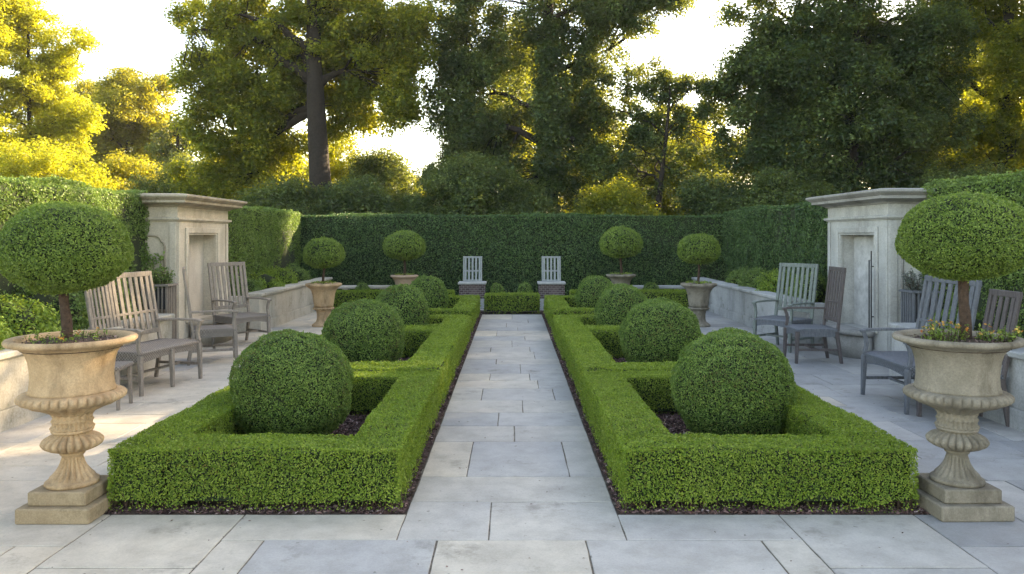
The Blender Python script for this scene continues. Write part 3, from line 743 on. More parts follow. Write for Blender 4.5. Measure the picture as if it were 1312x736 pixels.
# ------------------------------------------------------------------ furniture
def chair(loc, rz, w, label, mat, seatmat, d=.50, hs=.435, hb=1.15, slats=7, arms=(1,1), mid=False, cat='chair', lean=.13, step=None, midrail=True, group='weathered wooden chairs on the terraces', bw=None, stretch=True):
    """local frame: front towards -y"""
    t = thing('slatted_bench' if mid else 'garden_chair', label, cat, loc, rz, group)
    hw = w/2
    # seat: gently dished deck with rounded front and a deep apron
    mb = MB(); nx, ny = 16, 8
    gx, gy = np.meshgrid(np.linspace(-hw, hw, nx), np.linspace(-d/2, d/2, ny), indexing='ij')
    z = hs-.012*np.cos(gx/hw*pi/2)*np.cos(gy/d*pi)-.014*np.clip((-gy-d*.36)/(d*.14), 0, 1)**2
    P = np.stack([gx.ravel(), gy.ravel(), z.ravel()], 1); Q = P.copy(); Q[:,2] = hs-.035
    i = mb.addv(P); j = mb.addv(Q)
    a = (np.arange(nx-1)[:,None]*ny+np.arange(ny-1)[None,:]).ravel()
    mb.addf(np.stack([a, a+ny, a+ny+1, a+1], 1)+i, 0, True); mb.addf(np.stack([a, a+1, a+ny+1, a+ny], 1)+j, 0)
    e = [k*ny for k in range(nx)]+[(nx-1)*ny+k for k in range(1, ny)]+[k*ny+ny-1 for k in range(nx-2, -1, -1)]+[k for k in range(ny-2, 0, -1)]
    n = len(e); mb.addf(np.array([[j+e[k], j+e[(k+1)%n], i+e[(k+1)%n], i+e[k]] for k in range(n)]), 0)
    mb.build('seat', seatmat, t)
    mb = MB(); k = 14   # scalloped apron, front
    for (xa, xb, yv) in ((-hw+.03, hw-.03, -d/2+.02), (-hw+.03, hw-.03, d/2-.02)):
        xs = np.linspace(xa, xb, k); zb = hs-.036-.085+.035*np.sin((xs-xa)/(xb-xa)*pi)
        P = [(x, yv+o, zz) for o in (-.011, .011) for x, zz in list(zip(xs, zb))+[(x, hs-.036) for x in xs[::-1]]]
        i = mb.addv(P); m_ = 2*k
        mb.addf(np.array([[q, q+1, m_-2-q, m_-1-q] for q in range(k-1)])+i, 0); mb.addf(np.array([[q+1, q, m_-1-q, m_-2-q] for q in range(k-1)])+i+m_, 0)
        mb.addf(np.array([[q, q+m_, (q+1)%m_+m_, (q+1)%m_] for q in range(m_)])+i, 0)
    for sx in (-1, 1): mb.box(sx*(hw-.02)-.011, sx*(hw-.02)+.011, -d/2+.032, d/2-.032, hs-.10, hs-.036)
    mb.build('apron', seatmat, t)
    fx = [-hw+.025, hw-.025]+([0.0] if mid else [])
    for x in fx:
        mb = MB(); mb.bar((x, -d/2+.005, hs-.037), (x, -d/2-.01, 0), .05, .05, w2=.034, h2=.034); mb.build('leg', mat, t)
    for x in [-hw+.025, hw-.025]:
        mb = MB(); mb.bar((x, d/2-.01, hs-.037), (x, d/2+.05, 0), .046, .046, w2=.034, h2=.036); mb.build('leg', mat, t)
    if stretch:
        mb = MB(); mb.bar((-hw+.03, 0, .17), (hw-.03, 0, .17), .03, .022)
        for sx in (-1, 1): mb.bar((sx*(hw-.025), -d/2+.0, .17), (sx*(hw-.025), d/2+.02, .17), .022, .03)
        mb.build('stretcher', mat, t)
    def bk(x, z):
        u = (z-hs)/(hb-hs); return np.array([x, d/2+.005+lean*u, z])
    def panel(xa, xb, top, ns):
        mb = MB()
        mb.bar(bk(xa+.02, hs-.03), bk(xa+.02, top), .042, .03, up=(0,1,0)); mb.bar(bk(xb-.02, hs-.03), bk(xb-.02, top), .042, .03, up=(0,1,0))
        mb.bar(bk(xa+.0, top+.02), bk(xb-.0, top+.02), .028, .055)
        mb.bar(bk(xa+.042, hs+.10), bk(xb-.042, hs+.10), .024, .05)
        if midrail: mb.bar(bk(xa+.042, hs+.32), bk(xb-.042, hs+.32), .022, .028)
        inner = (xb-xa)-.084
        for q in range(ns):
            x = xa+.042+inner*(q+.5)/ns
            p0 = bk(x, hs+.127)+[0,-.0,0]; p1 = bk(x, top-.009)
            mb.bar(p0, p1, inner/ns*.56, .014, up=(0,1,0))
        mb.build('backrest', mat, t)
    if step: panel(-hw, -hw+step*w, hb-.06, 4); panel(-hw+step*w+.01, hw, hb, slats)
    else:
        b_ = bw/2 if bw else hw
        panel(-b_, b_, hb, slats)
    za = hs+.215
    for sx, on in ((-1, arms[0]), (1, arms[1])):
        if not on: continue
        x = sx*(hw-.022)
        mb = MB()
        pp = [bk(x, za)+[0,.0,0], (x, .0, za+.008), (x, -d/2+.03, za+.004), (x, -d/2-.03, za-.012)]
        for p, q in zip(pp[:-1], pp[1:]): mb.bar(p, q, .055, .024)
        ar = mb.build('armrest', mat, t)
        mb = MB(); pts = [(x, -d/2+.012, hs-.01), (x, -d/2+.03, hs+.07), (x, -d/2+.02, hs+.14), (x, -d/2-.005, za-.012)]
        for p, q in zip(pts[:-1], pts[1:]): mb.bar(p, q, .034, .036)
        mb.build('arm_post', mat, ar)
    return t
def face(vx, vy):
    """rotation so that local -y points to (vx, vy)"""
    return math.atan2(vy, vx)+pi/2
# left side, warm silvered teak
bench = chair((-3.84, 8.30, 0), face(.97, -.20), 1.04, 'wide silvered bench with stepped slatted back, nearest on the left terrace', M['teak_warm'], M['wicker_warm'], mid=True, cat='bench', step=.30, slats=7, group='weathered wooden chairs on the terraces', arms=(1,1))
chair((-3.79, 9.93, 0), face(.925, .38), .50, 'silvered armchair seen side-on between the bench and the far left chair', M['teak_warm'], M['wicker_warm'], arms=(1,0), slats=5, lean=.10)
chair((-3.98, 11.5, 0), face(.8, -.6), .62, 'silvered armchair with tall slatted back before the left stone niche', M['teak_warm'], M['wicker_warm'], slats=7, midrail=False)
# stool half hidden by the urn
t = thing('footstool', 'low silvered wooden stool showing beside the bowl of the sandy urn', 'stool', (-3.80, 7.28, 0), .1)
mb = MB(); mb.bbox(-.2, .2, -.17, .17, .36, .40, .008); mb.build('seat', M['wicker_warm'], t)
for sx in (-1, 1):
    for sy in (-1, 1):
        mb = MB(); mb.bar((sx*.17, sy*.14, .36), (sx*.18, sy*.15, 0), .036, .036, w2=.028, h2=.028); mb.build('leg', M['teak_warm'], t)
# right side
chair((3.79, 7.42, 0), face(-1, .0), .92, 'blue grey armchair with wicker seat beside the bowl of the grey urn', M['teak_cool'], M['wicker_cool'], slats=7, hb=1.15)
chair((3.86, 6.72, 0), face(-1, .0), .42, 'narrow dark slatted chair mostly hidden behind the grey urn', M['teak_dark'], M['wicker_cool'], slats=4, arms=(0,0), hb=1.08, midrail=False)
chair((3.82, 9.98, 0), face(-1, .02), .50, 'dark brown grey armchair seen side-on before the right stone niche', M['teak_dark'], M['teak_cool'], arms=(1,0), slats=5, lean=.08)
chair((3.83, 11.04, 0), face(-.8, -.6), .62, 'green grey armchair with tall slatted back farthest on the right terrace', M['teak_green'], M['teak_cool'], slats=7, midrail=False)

# stone and brick seats with slatted backs at the end of the walk
def end_seat(x, s, lab):
    t = thing('pedestal_chair', lab, 'chair', (x, 17.15, 0), 0, 'pale slatted seats at the end of the walk')
    mb = MB(); mb.bbox(-.28, .28, -.2, .22, .23, .535, .006); mb.build('brick_body', M['brick'], t)
    mb = MB(); mb.bbox(-.305, .305, -.24, .25, .537, .585, .008); mb.build('stone_slab', M['lime_cool'], t)
    for sx in (-1, 1):
        mb = MB(); mb.bbox(sx*.21-.07, sx*.21+.07, -.19, .2, 0, .229, .006); mb.bbox(sx*.21-.09, sx*.21+.09, -.21, .21, 0.0, .04, .006); mb.build('leg', M['lime_cool'], t)
    mb = MB(); y = .05
    for k in range(5):
        xx = -.155+.0775*k; mb.bar((xx, y, .586), (xx, y+.07, 1.10), .042, .02, up=(0,1,0))
    mb.bar((-.195, y, .586), (-.195, y+.07, 1.125), .03, .035, up=(0,1,0)); mb.bar((.195, y, .586), (.195, y+.07, 1.125), .03, .035, up=(0,1,0))
    mb.bar((-.21, y+.072, 1.12), (.21, y+.072, 1.12), .03, .04); mb.bar((-.19, y+.036, .82), (.19, y+.036, .82), .024, .035); mb.bar((-.19, y+.005, .61), (.19, y+.005, .61), .024, .04)
    mb.build('backrest', M['white_wood'], t)
end_seat(-.87, -1, 'pale slatted seat on a brick block left of the walk end'); end_seat(.865, 1, 'pale slatted seat on a brick block right of the walk end')

# low stone benches near the back corners
for s in (-1, 1):
    t = thing('stone_bench', 'low stone bench before the back hedge in the %s corner' % where[s], 'bench', (s*3.35, 17.75, 0), 0, 'low stone benches at the back')
    m_ = M['wall_left'] if s < 0 else M['wall_right']
    mb = MB(); mb.bbox(-.6, .6, -.18, .18, .40, .46, .01); mb.build('seat', m_, t)
    for sx in (-1, 1): mb = MB(); mb.bbox(sx*.42-.06, sx*.42+.06, -.14, .14, 0, .399, .008); mb.build('leg', m_, t)

# slatted planters beside the niches
def planter(loc, mat, label, plab, leafm):
    Z = .62
    t = thing('slatted_planter', label, 'planter', loc, 0, 'slatted planters beside the niches')
    mb = MB(); mb.bbox(-.13, .13, -.13, .13, Z, Z+.27, .005); mb.build('liner', M['iron'], t)
    mb = MB()
    for k in range(6):
        u = -.13+.052*k
        mb.bar((u, -.142, 0), (u, -.142, Z+.30), .022, .016, up=(0,1,0)); mb.bar((u, .142, 0), (u, .142, Z+.30), .022, .016, up=(0,1,0))
        mb.bar((-.142, u, 0), (-.142, u, Z+.30), .016, .022, up=(0,1,0)); mb.bar((.142, u, 0), (.142, u, Z+.30), .016, .022, up=(0,1,0))
    mb.molding(-.13, .13, -.13, .13, [(.02,Z+.301),(.032,Z+.304),(.032,Z+.325),(.02,Z+.33)])
    mb.build('slats', mat, t)
    sprigs('spiky_plant', (loc[0], loc[1], loc[2]+.27+Z), 60, .30, .12, .035, [leafm, M['topiary_bark'], M['flower']], plab, 'plant')
planter((4.85, 9.30, .0), M['teak_cool'], 'grey slatted planter standing on the flags beside the right niche', 'spiky grey leaved plant in the slatted planter by the right niche', M['lavender'])
planter((-4.72, 10.5, .0), M['teak_warm'], 'brownish slatted planter standing on the flags beside the left niche', 'airy green plant in the slatted planter by the left niche', M['side_leaf'])

# climber straggling up the left niche return
mb = MB()
for k in range(9):
    x = -4.78-rng.random()*.55; y = 10.87; p = [(x, y-.06, .54)]
    for q in range(7): x += rng.normal(0, .05); p.append((x, y+rng.uniform(-.03, .03), .54+.13*(q+1)*rng.uniform(.8,1.1)))
    mb.tube(p, np.linspace(.008,.003,8), 5, 1)
    P = np.array(p); c = np.concatenate([P[i]+(P[i+1]-P[i])*rng.random((14,1))+rng.normal(0,.03,(14,3)) for i in range(7)]); c[:,1] = np.minimum(c[:,1], 10.93)
    mb.leaves(c, np.tile([0,-1,.4],(len(c),1)), .05, .03, 0, spread=.5)
tag(mb.build('climbing_plant', [M['side_leaf'], M['topiary_bark']]), 'thin climber straggling up the shadowed side of the left niche', 'climber')

# ------------------------------------------------------------------ loose shrubs on the raised beds
def shrub(loc, r, h, L, mat, label, seed, n=None, cat='shrub', group='loose shrubs on the raised beds'):
    mb = MB(); nn = n or int(4*pi*r*(r+h)/2*2.2/(L*L*.275))
    K = 26; cc = rng.normal(0, 1, (K,3)); cc /= np.linalg.norm(cc, axis=1)[:,None]; cc[:,2] = np.abs(cc[:,2])
    rad = rng.uniform(.28, .45, K)
    C = cc*np.array([r, r, h])*rng.uniform(.5,.72,(K,1))
    k = rng.integers(0, K, nn); d = rng.normal(0, 1, (nn,3)); d /= np.linalg.norm(d, axis=1)[:,None]
    P = C[k]+d*(rad[k]*rng.uniform(.6,1.08,nn))[:,None]*np.array([r, r, h*.9]); P[:,2] = np.abs(P[:,2])
    mb.leaves(P, d+[0,0,.3], L, L*.55, 0, spread=.7)
    mb.lathe([(r*.35,0),(r*.6,h*.3),(r*.5,h*.6),(r*.02,h*.75)], 14, 1)
    for a in range(6):
        th = a*1.05+seed; mb.tube([(0,0,0),(cos(th)*r*.3, sin(th)*r*.3, h*.4),(cos(th)*r*.6, sin(th)*r*.6, h*.75)], [.012,.008,.004], 5, 1)
    return tag(mb.build('shrub', [mat, M['core']], loc=loc), label, cat, group)
SH = M['shrub_leaf']; SL = M['side_leaf']
shrub((-4.75, 6.5, .5), .50, .66, .034, SH, 'yellowish loose shrub at the left picture edge behind the sandy urn', 1)
shrub((-4.74, 7.3, .5), .47, .64, .034, SH, 'yellow green shrub behind the trunk of the left topiary', 2)
shrub((-4.78, 8.1, .5), .48, .78, .036, SL, 'leafy green shrub behind the left bench back, nearest the camera', 3)
shrub((-4.80, 9.0, .5), .46, .84, .036, SL, 'leafy green shrub between the left bench and the slatted planter', 4)
shrub((-4.68, 13.6, .5), .36, .46, .038, SL, 'small bright shrub behind the tall chair beside the left niche', 5)
shrub((-4.66, 14.7, .5), .40, .50, .042, SH, 'yellow green shrub halfway along the far left retaining wall', 6)
shrub((-4.66, 15.7, .5), .42, .56, .042, SH, 'pale yellowish shrub above the left urn, near the back corner', 7)
shrub((-4.68, 16.8, .5), .40, .50, .042, SL, 'dull green shrub deep in the back left corner', 8)
shrub((4.70, 12.3, .5), .38, .62, .038, SL, 'green shrub between the tall chair and the right niche', 9)
shrub((4.66, 13.6, .5), .42, .54, .042, SH, 'pale green rounded shrub left of the tall green grey chair', 10)
shrub((4.66, 14.7, .5), .42, .54, .042, SL, 'mid green shrub second along the far right retaining wall', 11)
shrub((4.66, 15.8, .5), .40, .48, .042, SL, 'dull green shrub behind the right urn near the back corner', 12)
shrub((4.72, 8.2, .5), .38, .36, .036, SL, 'low dark shrub behind the blue grey armchair', 13)
shrub((4.72, 7.2, .5), .42, .34, .036, SL, 'low green shrub behind the head of the hidden slatted chair', 14)
shrub((4.74, 6.4, .5), .45, .34, .034, SL, 'low bright green shrub at the right picture edge behind the grey urn', 15)

# ------------------------------------------------------------------ trees
def tree(name, label, base, H, tr, crown, K, per, L, mat, seed=0, cr=(.5,1.0), flat=.6, limbs=9, fork=.35, gap=.25, lean=(0,0), extra=None, droop=0.0, tvis=True, group='trees beyond the garden hedge', barkm=None, shell=.45):
    """crown: list of ellipsoids (dx,dy,z,rx,ry,rz,weight)"""
    R = np.random.default_rng(seed+100)
    t = thing(name, label, 'tree', (base[0], base[1], -.12), 0, group)
    # trunk
    n = 9; zt = H*.8
    tp = np.array([[lean[0]*u**1.3+.25*tr*sin(u*6+seed), lean[1]*u+.25*tr*cos(u*5+seed), zt*u] for u in np.linspace(0, 1, n)])
    rr = np.array([tr*(1.0-.78*u**.9)*(1+.45*math.exp(-u*22)) for u in np.linspace(0, 1, n)])
    tb = MB(); tb.tube(tp, rr, 14)
    w = np.array([c[6] for c in crown], float); w /= w.sum()
    pts = []
    while len(pts) < K:
        c = crown[R.choice(len(crown), p=w)]
        d = R.normal(0, 1, 3); d /= np.linalg.norm(d); rad = R.random()**shell
        p = np.array([c[0], c[1], c[2]])+d*rad*np.array([c[3], c[4], c[5]])
        q = wob(p[None, :], 1.0, seed)[0]
        if q < -1+2*gap*1.0 and R.random() < .9: continue
        pts.append(p)
    pts = np.array(pts)
    # limbs reach towards crown regions
    nodes = [tp[i] for i in range(int(n*fork), n)]; nr = [rr[i] for i in range(int(n*fork), n)]
    li = R.choice(len(pts), limbs, replace=False)
    for k in li:
        e = pts[k]; zs = max(H*fork*.8, min(zt, e[2]-.35*np.linalg.norm(e[:2])-.3))
        u = zs/zt; b = np.array([np.interp(u, np.linspace(0,1,n), tp[:,i]) for i in range(3)]); br = np.interp(u, np.linspace(0,1,n), rr)
        m1 = b+(e-b)*.35+[0,0,.10*np.linalg.norm(e-b)]+R.normal(0,.15,3); m2 = b+(e-b)*.7+[0,0,.10*np.linalg.norm(e-b)]+R.normal(0,.2,3)
        P = np.array([b, m1, m2, e]); r0 = min(br*.62, tr*.42)
        Q = np.array([np.interp(np.linspace(0,3,9), range(4), P[:,i]) for i in range(3)]).T
        Q[1:-1] = (Q[:-2]+2*Q[1:-1]+Q[2:])/4+R.normal(0,.05,(7,3))
        rq = np.linspace(r0, r0*.18, 9); tb.tube(Q, rq, 7)
        nodes += list(Q[2:]); nr += list(rq[2:])
    nodes = np.array(nodes); nr = np.array(nr)
    cs = MB()
    for p in pts:
        dd = np.linalg.norm(nodes-p, axis=1); j = int(np.argmin(dd)); b = nodes[j]
        if .3 < dd[j] < 3.2 and R.random() < .55:
            mpt = (b+p)/2+R.normal(0,.12,3)+[0,0,.05*dd[j]]
            tb.tube([b, mpt, p], [min(nr[j]*.4,.032), .015, .005], 4)
        r = R.uniform(*cr); N = int(per*(r/((cr[0]+cr[1])/2))**2)
        d = R.normal(0, 1, (N,3)); d /= np.linalg.norm(d,axis=1)[:,None]; rad = R.random(N)**.5
        q = d*rad[:,None]*r*np.array([1,1,flat])
        q[:,2] -= droop*np.hypot(q[:,0],q[:,1])
        q *= (1+.35*wob(d, 3, seed+j)[:,None])
        big = p[2] > EYE+.36*(base[1]+p[1])
        if big: k_ = max(20, N//4); q = q[:k_]*1.15; d = d[:k_]; N = k_
        P = p+q; nn = d*.6+[0,0,.8]
        tone = R.normal(0,.2)
        cs.leaves(P, nn, L*(2 if big else 1), L*(1.2 if big else .6), 0, np.clip(rng.random(N)**1.3*.95+tone,0,1), spread=.7)
    tb.build('trunk', barkm or M['bark'], t)
    cs.build('crown', mat, t)
    return t
def at(px, d): return ((px-656)/1000*d, d)
def zz(py, d): return EYE+(302-py)/1000*d+.12

def blobs(px0, d, L):
    """crown blobs read off the photograph: (px, py, rx, ry, dy, weight) -> ellipsoids round the trunk at distance d"""
    out = []; X0, Y0 = at(px0, d)
    for (px, py, rx, ry, dy, w) in L:
        D = d+dy; k = D/1000
        a, b = rx*k, ry*k; dep = max(.7, min(a, b)*.85)
        out.append(((px-656)*k-X0, dy, EYE+(302-py)*k+.12, a, dep, b, w*a*b*(1+.3*dep)))
    return out
def ptree(name, label, px, d, H, tr, L, dens, per, leaf, mat, seed, **kw):
    X, Y = at(px, d); bl_ = blobs(px, d, L)
    K = int(2.3*dens*sum(c[6] for c in bl_))
    return tree(name, label, (X, Y), H, tr, bl_, K, per, leaf, mat, seed, **kw)
# big oak, left of centre
ptree('oak_tree', 'broad oak with a stout bare dark trunk rising behind the back hedge left of centre', 409, 24, 17, .42,
      [(290,50,66,75,.5,1),(255,110,30,55,.5,.9),(300,160,66,52,1.0,1),(280,225,60,38,1.5,1),(345,215,52,45,1.8,.9),(345,100,72,62,.8,1),(400,30,130,55,.3,1),(440,95,72,52,1.3,1),
       (478,60,70,58,.5,1),(522,30,34,60,.5,.9),(520,100,36,50,.5,.9),(512,138,28,30,.5,.9),(455,150,40,36,1.5,.5),(380,165,45,40,1.6,.7),(380,-140,190,110,.5,.5)],
      7.0, 330, .115, M['oak_leaf'], 1, cr=(.30,.60), flat=.85, limbs=16, fork=.42, gap=.08, lean=(-.15,.1))
# ivy clad centre tree
ptree('ivy_clad_tree', 'tall ivy clad dark tree standing behind the middle of the back hedge', 705, 25, 19, .30,
      [(705,150,15,140,-.3,3.0),(590,30,44,66,.2,1.2),(586,105,46,56,.2,1.2),(600,170,50,55,.3,1.2),(590,232,52,45,.3,1.2),(640,60,50,60,.6,.7),(645,160,48,60,.9,.8),(660,230,55,45,.5,1.1),(740,225,42,50,.5,1),
       (700,30,70,50,.3,.6),(765,40,58,50,.4,1),(748,110,44,55,.6,.9),(805,12,50,34,.3,.9),(740,165,40,60,.9,.9),(845,-8,45,22,.4,.8),(700,-140,170,110,.4,.5)],
      7.4, 330, .105, M['dark_leaf'], 2, cr=(.28,.54), flat=1.0, limbs=12, fork=.3, gap=.08, droop=.3)
# leaning small tree, right of the ivy tree
ptree('leaning_tree', 'slender open crowned dark tree between the ivy clad tree and the dense right trees', 838, 25, 8.0, .15,
      [(840,105,56,30,.2,1.1),(890,125,50,36,.2,1),(795,140,34,44,.3,1),(850,165,62,34,.5,.9),(805,215,55,52,.4,1),(885,215,42,50,.4,.8),(930,150,30,50,.5,.7)],
      7.0, 250, .10, M['dark_leaf'], 3, cr=(.24,.46), flat=.85, limbs=12, fork=.3, gap=.12, lean=(.5,0))
# massive right trees
ptree('evergreen_tree', 'massive dense dark evergreen behind the right stone niche, nearer the centre', 1090, 24, 18, .42,
      [(965,35,50,60,.3,1),(1010,100,80,76,.2,1.1),(975,185,55,62,.2,1.1),(1040,215,80,46,-.2,1.2),(1070,50,90,80,.2,1.1),(1110,140,90,80,0,1.1),(1150,225,85,38,0,1.1),(1180,50,70,80,.5,1),(1185,150,60,60,.6,.8),(1080,-130,170,120,.3,.5)],
      7.0, 330, .115, M['dark_leaf'], 4, cr=(.30,.62), flat=.95, limbs=14, fork=.25, gap=.08, droop=.35)
ptree('evergreen_tree', 'large dark spreading tree at the right picture edge with golden leaves glinting through', 1290, 25, 18, .30,
      [(1250,15,90,48,.4,1.0),(1225,100,46,30,.6,.5),(1298,90,60,60,-.2,1.1),(1290,165,40,50,-.3,1.2),(1240,195,40,28,.6,.4),(1310,215,40,34,.3,.5),(1340,60,60,70,.3,1.1),(1330,-120,170,110,.3,.5)],
      6.6, 310, .115, M['oak_leaf'], 5, cr=(.30,.60), flat=.8, limbs=14, fork=.25, gap=.12, droop=.3)
# golden trees at the left edge
ptree('golden_tree', 'airy golden backlit tree at the far left picture edge', 38, 33, 15, .16,
      [(20,30,50,42,0,1),(75,70,48,34,.2,.8),(20,110,65,45,0,1),(90,150,40,40,.3,.7),(30,190,75,40,.2,1),(-20,-60,110,70,0,.7)],
      6.5, 300, .125, M['gold_leaf'], 6, cr=(.35,.75), flat=.55, limbs=16, fork=.2, gap=.28)
ptree('golden_tree', 'golden tree cut off by the left picture edge, behind the airy one', -70, 31, 15, .2,
      [(-60,60,70,90,0,1),(-40,190,60,50,0,1),(-120,-40,130,110,0,.8)],
      5.5, 330, .12, M['gold_leaf'], 16, cr=(.45,.9), flat=.45, limbs=12, fork=.2, gap=.25)
ptree('round_tree', 'rounded olive gold tree seen between the far left tree and the oak', 165, 42, 11, .25,
      [(170,135,52,50,0,1),(135,180,45,45,.3,1),(200,190,42,50,.3,1),(160,235,70,35,0,1)],
      5.5, 300, .15, M['green_gold_leaf'], 7, cr=(.45,.85), flat=.65, limbs=10, fork=.25, gap=.15)
ptree('round_tree', 'hazy green gold tree just behind the airy golden tree on the left', 103, 46, 10, .22,
      [(100,140,50,42,0,1),(80,205,70,50,0,1)],
      4.6, 360, .15, M['green_gold_leaf'], 17, cr=(.5,.9), flat=.65, limbs=10, fork=.25, gap=.15)
ptree('round_tree', 'darker green tree behind the left niche, against the left side of the oak', 226, 38, 9, .22,
      [(226,195,30,50,0,1),(240,235,50,30,0,1)],
      4.2, 360, .115, M['dark_leaf'], 27, cr=(.4,.75), flat=.65, limbs=10, fork=.25, gap=.1)
ptree('golden_tree', 'sunlit golden tree glinting through gaps behind the spreading tree at the right edge', 1262, 42, 14, .2,
      [(1240,70,62,60,0,1),(1225,150,50,55,0,1),(1290,160,60,70,.3,1),(1235,225,60,40,0,1)],
      4.4, 260, .14, M['gold_leaf'], 71, cr=(.4,.8), flat=.6, limbs=12, fork=.2, gap=.15)
ptree('golden_tree', 'sunlit orange gold tree behind the slender open crowned tree', 868, 41, 10, .18,
      [(865,190,60,50,0,1),(815,215,40,40,0,.8),(905,225,40,35,0,.8)],
      4.6, 260, .14, M['gold_leaf'], 72, cr=(.4,.75), flat=.6, limbs=12, fork=.2, gap=.15)
ptree('golden_tree', 'sunlit golden tree glinting through the ivy clad tree', 690, 43, 13, .18,
      [(680,90,62,60,0,1),(740,150,45,60,0,.9),(640,180,50,55,0,.9),(700,225,70,35,0,.9)],
      4.0, 260, .14, M['gold_leaf'], 73, cr=(.4,.8), flat=.6, limbs=12, fork=.2, gap=.15)
# added unseen trees on the right, keeping sun patches off the garden
for k, (x, y, h) in enumerate(((17, 14, 14), (18.5, 7, 15), (25, 17, 18), (21, 22, 15.5), (23.5, 28.5, 17))):
    if h: tree('lime_tree', None, (x, y), h*.8, .3, [(0,0,h*.6,4.2,4.2,h*.42,1)], 270, 120, .22, M['oak_leaf'], 60+k, cr=(.9,1.5), flat=.8, limbs=8, fork=.2, gap=.05, group='trees just outside the right of the view')['label'] = ['tall lime tree beyond the right hedge, outside the picture, nearest the niche','tall lime tree beyond the right hedge, outside the picture, nearest the terrace','tallest lime tree farther out beyond the right hedge, outside the picture','lime tree beyond the back right corner, outside the picture','farthest lime tree behind the back right corner, outside the picture'][k]

# bushes and smaller trees behind the hedge
def bush(px, d, r, ztop, L, mat, label, seed, K=60, per=300, name='bush', zlow=.8):
    X, Y = at(px, d); zc = (ztop+zlow)/2
    return tree(name, label, (X, Y), ztop*.8, .09, [(0,0,zc,r,r*.8,(ztop-zlow)/2,1)], int(K*1.9), per, L, mat, seed, (.3,.6), .75, 7, .1, .08, group='bushes beyond the back hedge')
G = M['gold_leaf']; DK = M['dark_leaf']; OK = M['oak_leaf']; GG = M['green_gold_leaf']
bush(445, 29, 1.7, zz(165,29), .105, G, 'glowing golden bush just right of the oak trunk', 31, 80)
bush(335, 29, 2.0, zz(170,29), .105, G, 'glowing golden bush low down left of the oak trunk', 32, 90)
bush(262, 34, 1.9, zz(200,34), .11, GG, 'olive gold bush low between the left niche and the oak', 33, 80)
bush(365, 22, 1.3, zz(232,22), .08, DK, 'dark low bush just left of the foot of the oak', 34, 70)
bush(455, 22.5, 1.3, zz(232,22.5), .08, DK, 'dark low bush just right of the foot of the oak', 35, 80)
bush(490, 26, 1.05, zz(185,26), .085, DK, 'upright dark bush standing against the pale sky right of the oak', 36, 80)
bush(528, 22.5, 1.0, zz(246,22.5), .08, DK, 'lowest dark bush below the gap of pale sky', 37, 60)
bush(524, 48, 1.6, zz(216,48), .14, G, 'pale distant bush in the gap between oak and ivy clad tree', 38, 50)
bush(605, 22.5, 1.5, zz(205,22.5), .08, DK, 'dark bush at the left foot of the ivy clad tree', 39, 110)
bush(765, 31, 1.9, zz(150,31), .105, G, 'golden bush right of the ivy clad trunk', 40, 100)
bush(650, 31, 2.0, zz(110,31), .105, G, 'golden bush glowing left of the ivy clad trunk', 50, 100)
bush(878, 30, 1.8, zz(150,30), .105, G, 'tall golden orange bush below the slender open tree', 41, 110)
bush(818, 29, 1.2, zz(180,29), .095, OK, 'olive bush just left of the slender tree foot', 42, 70)
bush(915, 23, 1.2, zz(225,23), .08, DK, 'dark low bush at the right end of the back hedge', 43, 80)
bush(790, 22.8, 1.2, zz(236,22.8), .08, OK, 'dusky low bush behind the back hedge below the slender tree', 44, 80)
bush(675, 22.8, 1.1, zz(240,22.8), .08, DK, 'low dark bush directly behind the middle of the back hedge', 52, 70)
bush(1000, 30, 2.0, zz(100,30), .105, G, 'golden bush glinting through the dense right evergreen', 45, 90)
bush(1255, 30, 2.4, zz(110,30), .105, G, 'broad golden bush low at the right behind the grey niche', 46, 130)
bush(1160, 30, 1.8, zz(110,30), .105, G, 'golden bush right of the grey niche cornice', 47, 90)
bush(60, 27, 2.2, zz(185,27), .09, G, 'golden olive bush low at the far left above the hedge', 48, 110)
bush(150, 30, 2.3, zz(200,30), .10, GG, 'olive bush above the left hedge between two golden trees', 49, 110)
bush(225, 27, 1.5, zz(210,27), .09, DK, 'dark bush directly above the left niche cornice', 53, 80)
bush(1010, 21.8, 1.6, zz(225,21.8), .08, DK, 'dark bush above the far right side hedge', 51, 90)
bush(1250, 22, 1.9, zz(215,22), .08, DK, 'dark bush above the near right side hedge', 54, 90)

# far wood on the skyline
mb = MB(); 
for k in range(420):
    x = rng.uniform(-95, 95); y = rng.uniform(75, 100); h = 3.5+2.2*math.sin(x*.13)+1.2*math.sin(x*.41+1)+rng.uniform(-.5,.8)
    if abs(x) > 28: h += 2
    n = 90; d = rng.normal(0,1,(n,3)); d /= np.linalg.norm(d,axis=1)[:,None]
    c = np.array([x, y, rng.uniform(.3,1)*h])+d*rng.uniform(.5,1.9,(n,1))
    mb.leaves(c, d, .45, .3, 0, spread=.8)
tag(mb.build('far_wood', M['green_gold_leaf']), 'distant line of woodland along the horizon beyond the garden trees', 'woodland', kind='stuff')

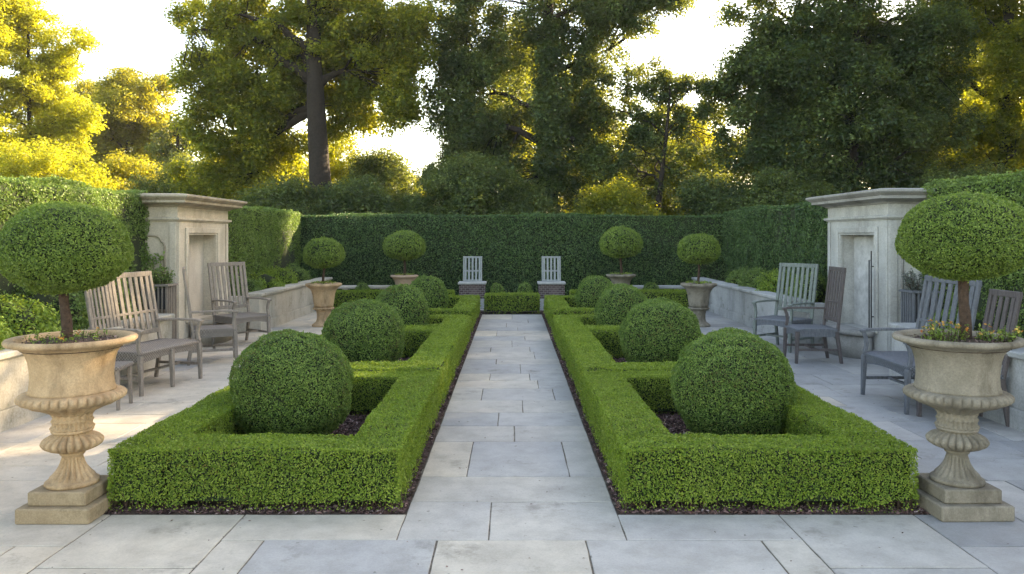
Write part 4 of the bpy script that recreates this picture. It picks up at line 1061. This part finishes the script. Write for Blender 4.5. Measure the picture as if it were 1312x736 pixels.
# ------------------------------------------------------------------ light, sky, camera
SUN_EL, SUN_AZ = radians(24), radians(58)      # azimuth from +Y, negative to the left
w = bpy.data.worlds.new('World'); scene.world = w; w.use_nodes = True
nt = w.node_tree; bg = nt.nodes['Background']
sky = nt.nodes.new('ShaderNodeTexSky'); sky.sky_type = 'NISHITA'; sky.sun_disc = False
sky.sun_elevation = SUN_EL; sky.sun_rotation = SUN_AZ
sky.air_density = 1.0; sky.dust_density = 1.0; sky.ozone_density = .3
nt.links.new(sky.outputs[0], bg.inputs[0]); bg.inputs[1].default_value = .15
ld = bpy.data.lights.new('sun', 'SUN'); ld.energy = 5.0; ld.angle = radians(.6); ld.color = (1, .88, .66)
lo = bpy.data.objects.new('sun', ld); COL.objects.link(lo)
# direction towards the sun: (sin az cos el, cos az cos el, sin el)
from mathutils import Vector
sd = Vector((sin(SUN_AZ)*cos(SUN_EL), cos(SUN_AZ)*cos(SUN_EL), sin(SUN_EL)))
lo.rotation_euler = sd.to_track_quat('Z', 'Y').to_euler()

cam = bpy.data.cameras.new('camera'); co = bpy.data.objects.new('camera', cam); COL.objects.link(co)
co.location = (0, 0, EYE); co.rotation_euler = (pi/2, 0, 0)
cam.sensor_width = 36; cam.lens = 36*1000/1312; cam.shift_y = -66/1312; cam.clip_end = 2000
scene.camera = co
vs = scene.view_settings; vs.view_transform = 'Standard'; vs.look = 'None'; vs.exposure = 2.45; vs.gamma = 1; vs.use_curve_mapping = False
vs.use_white_balance = True; vs.white_balance_temperature = 8600; vs.white_balance_tint = 14

mb = MB(); mb.box(-110, 110, -12, 110, -1.5, 24)
m = bpy.data.materials.new('haze'); m.use_nodes = True; nt = m.node_tree; nt.nodes.clear()
o_ = nt.nodes.new('ShaderNodeOutputMaterial'); v_ = nt.nodes.new('ShaderNodeVolumePrincipled'); v_.inputs['Density'].default_value = .00035; v_.inputs['Color'].default_value = (.95,.96,1,1)
nt.links.new(v_.outputs[0], o_.inputs['Volume'])
tag(mb.build('haze', m), 'thin pale morning haze filling the air among the trees', 'haze', kind='stuff')
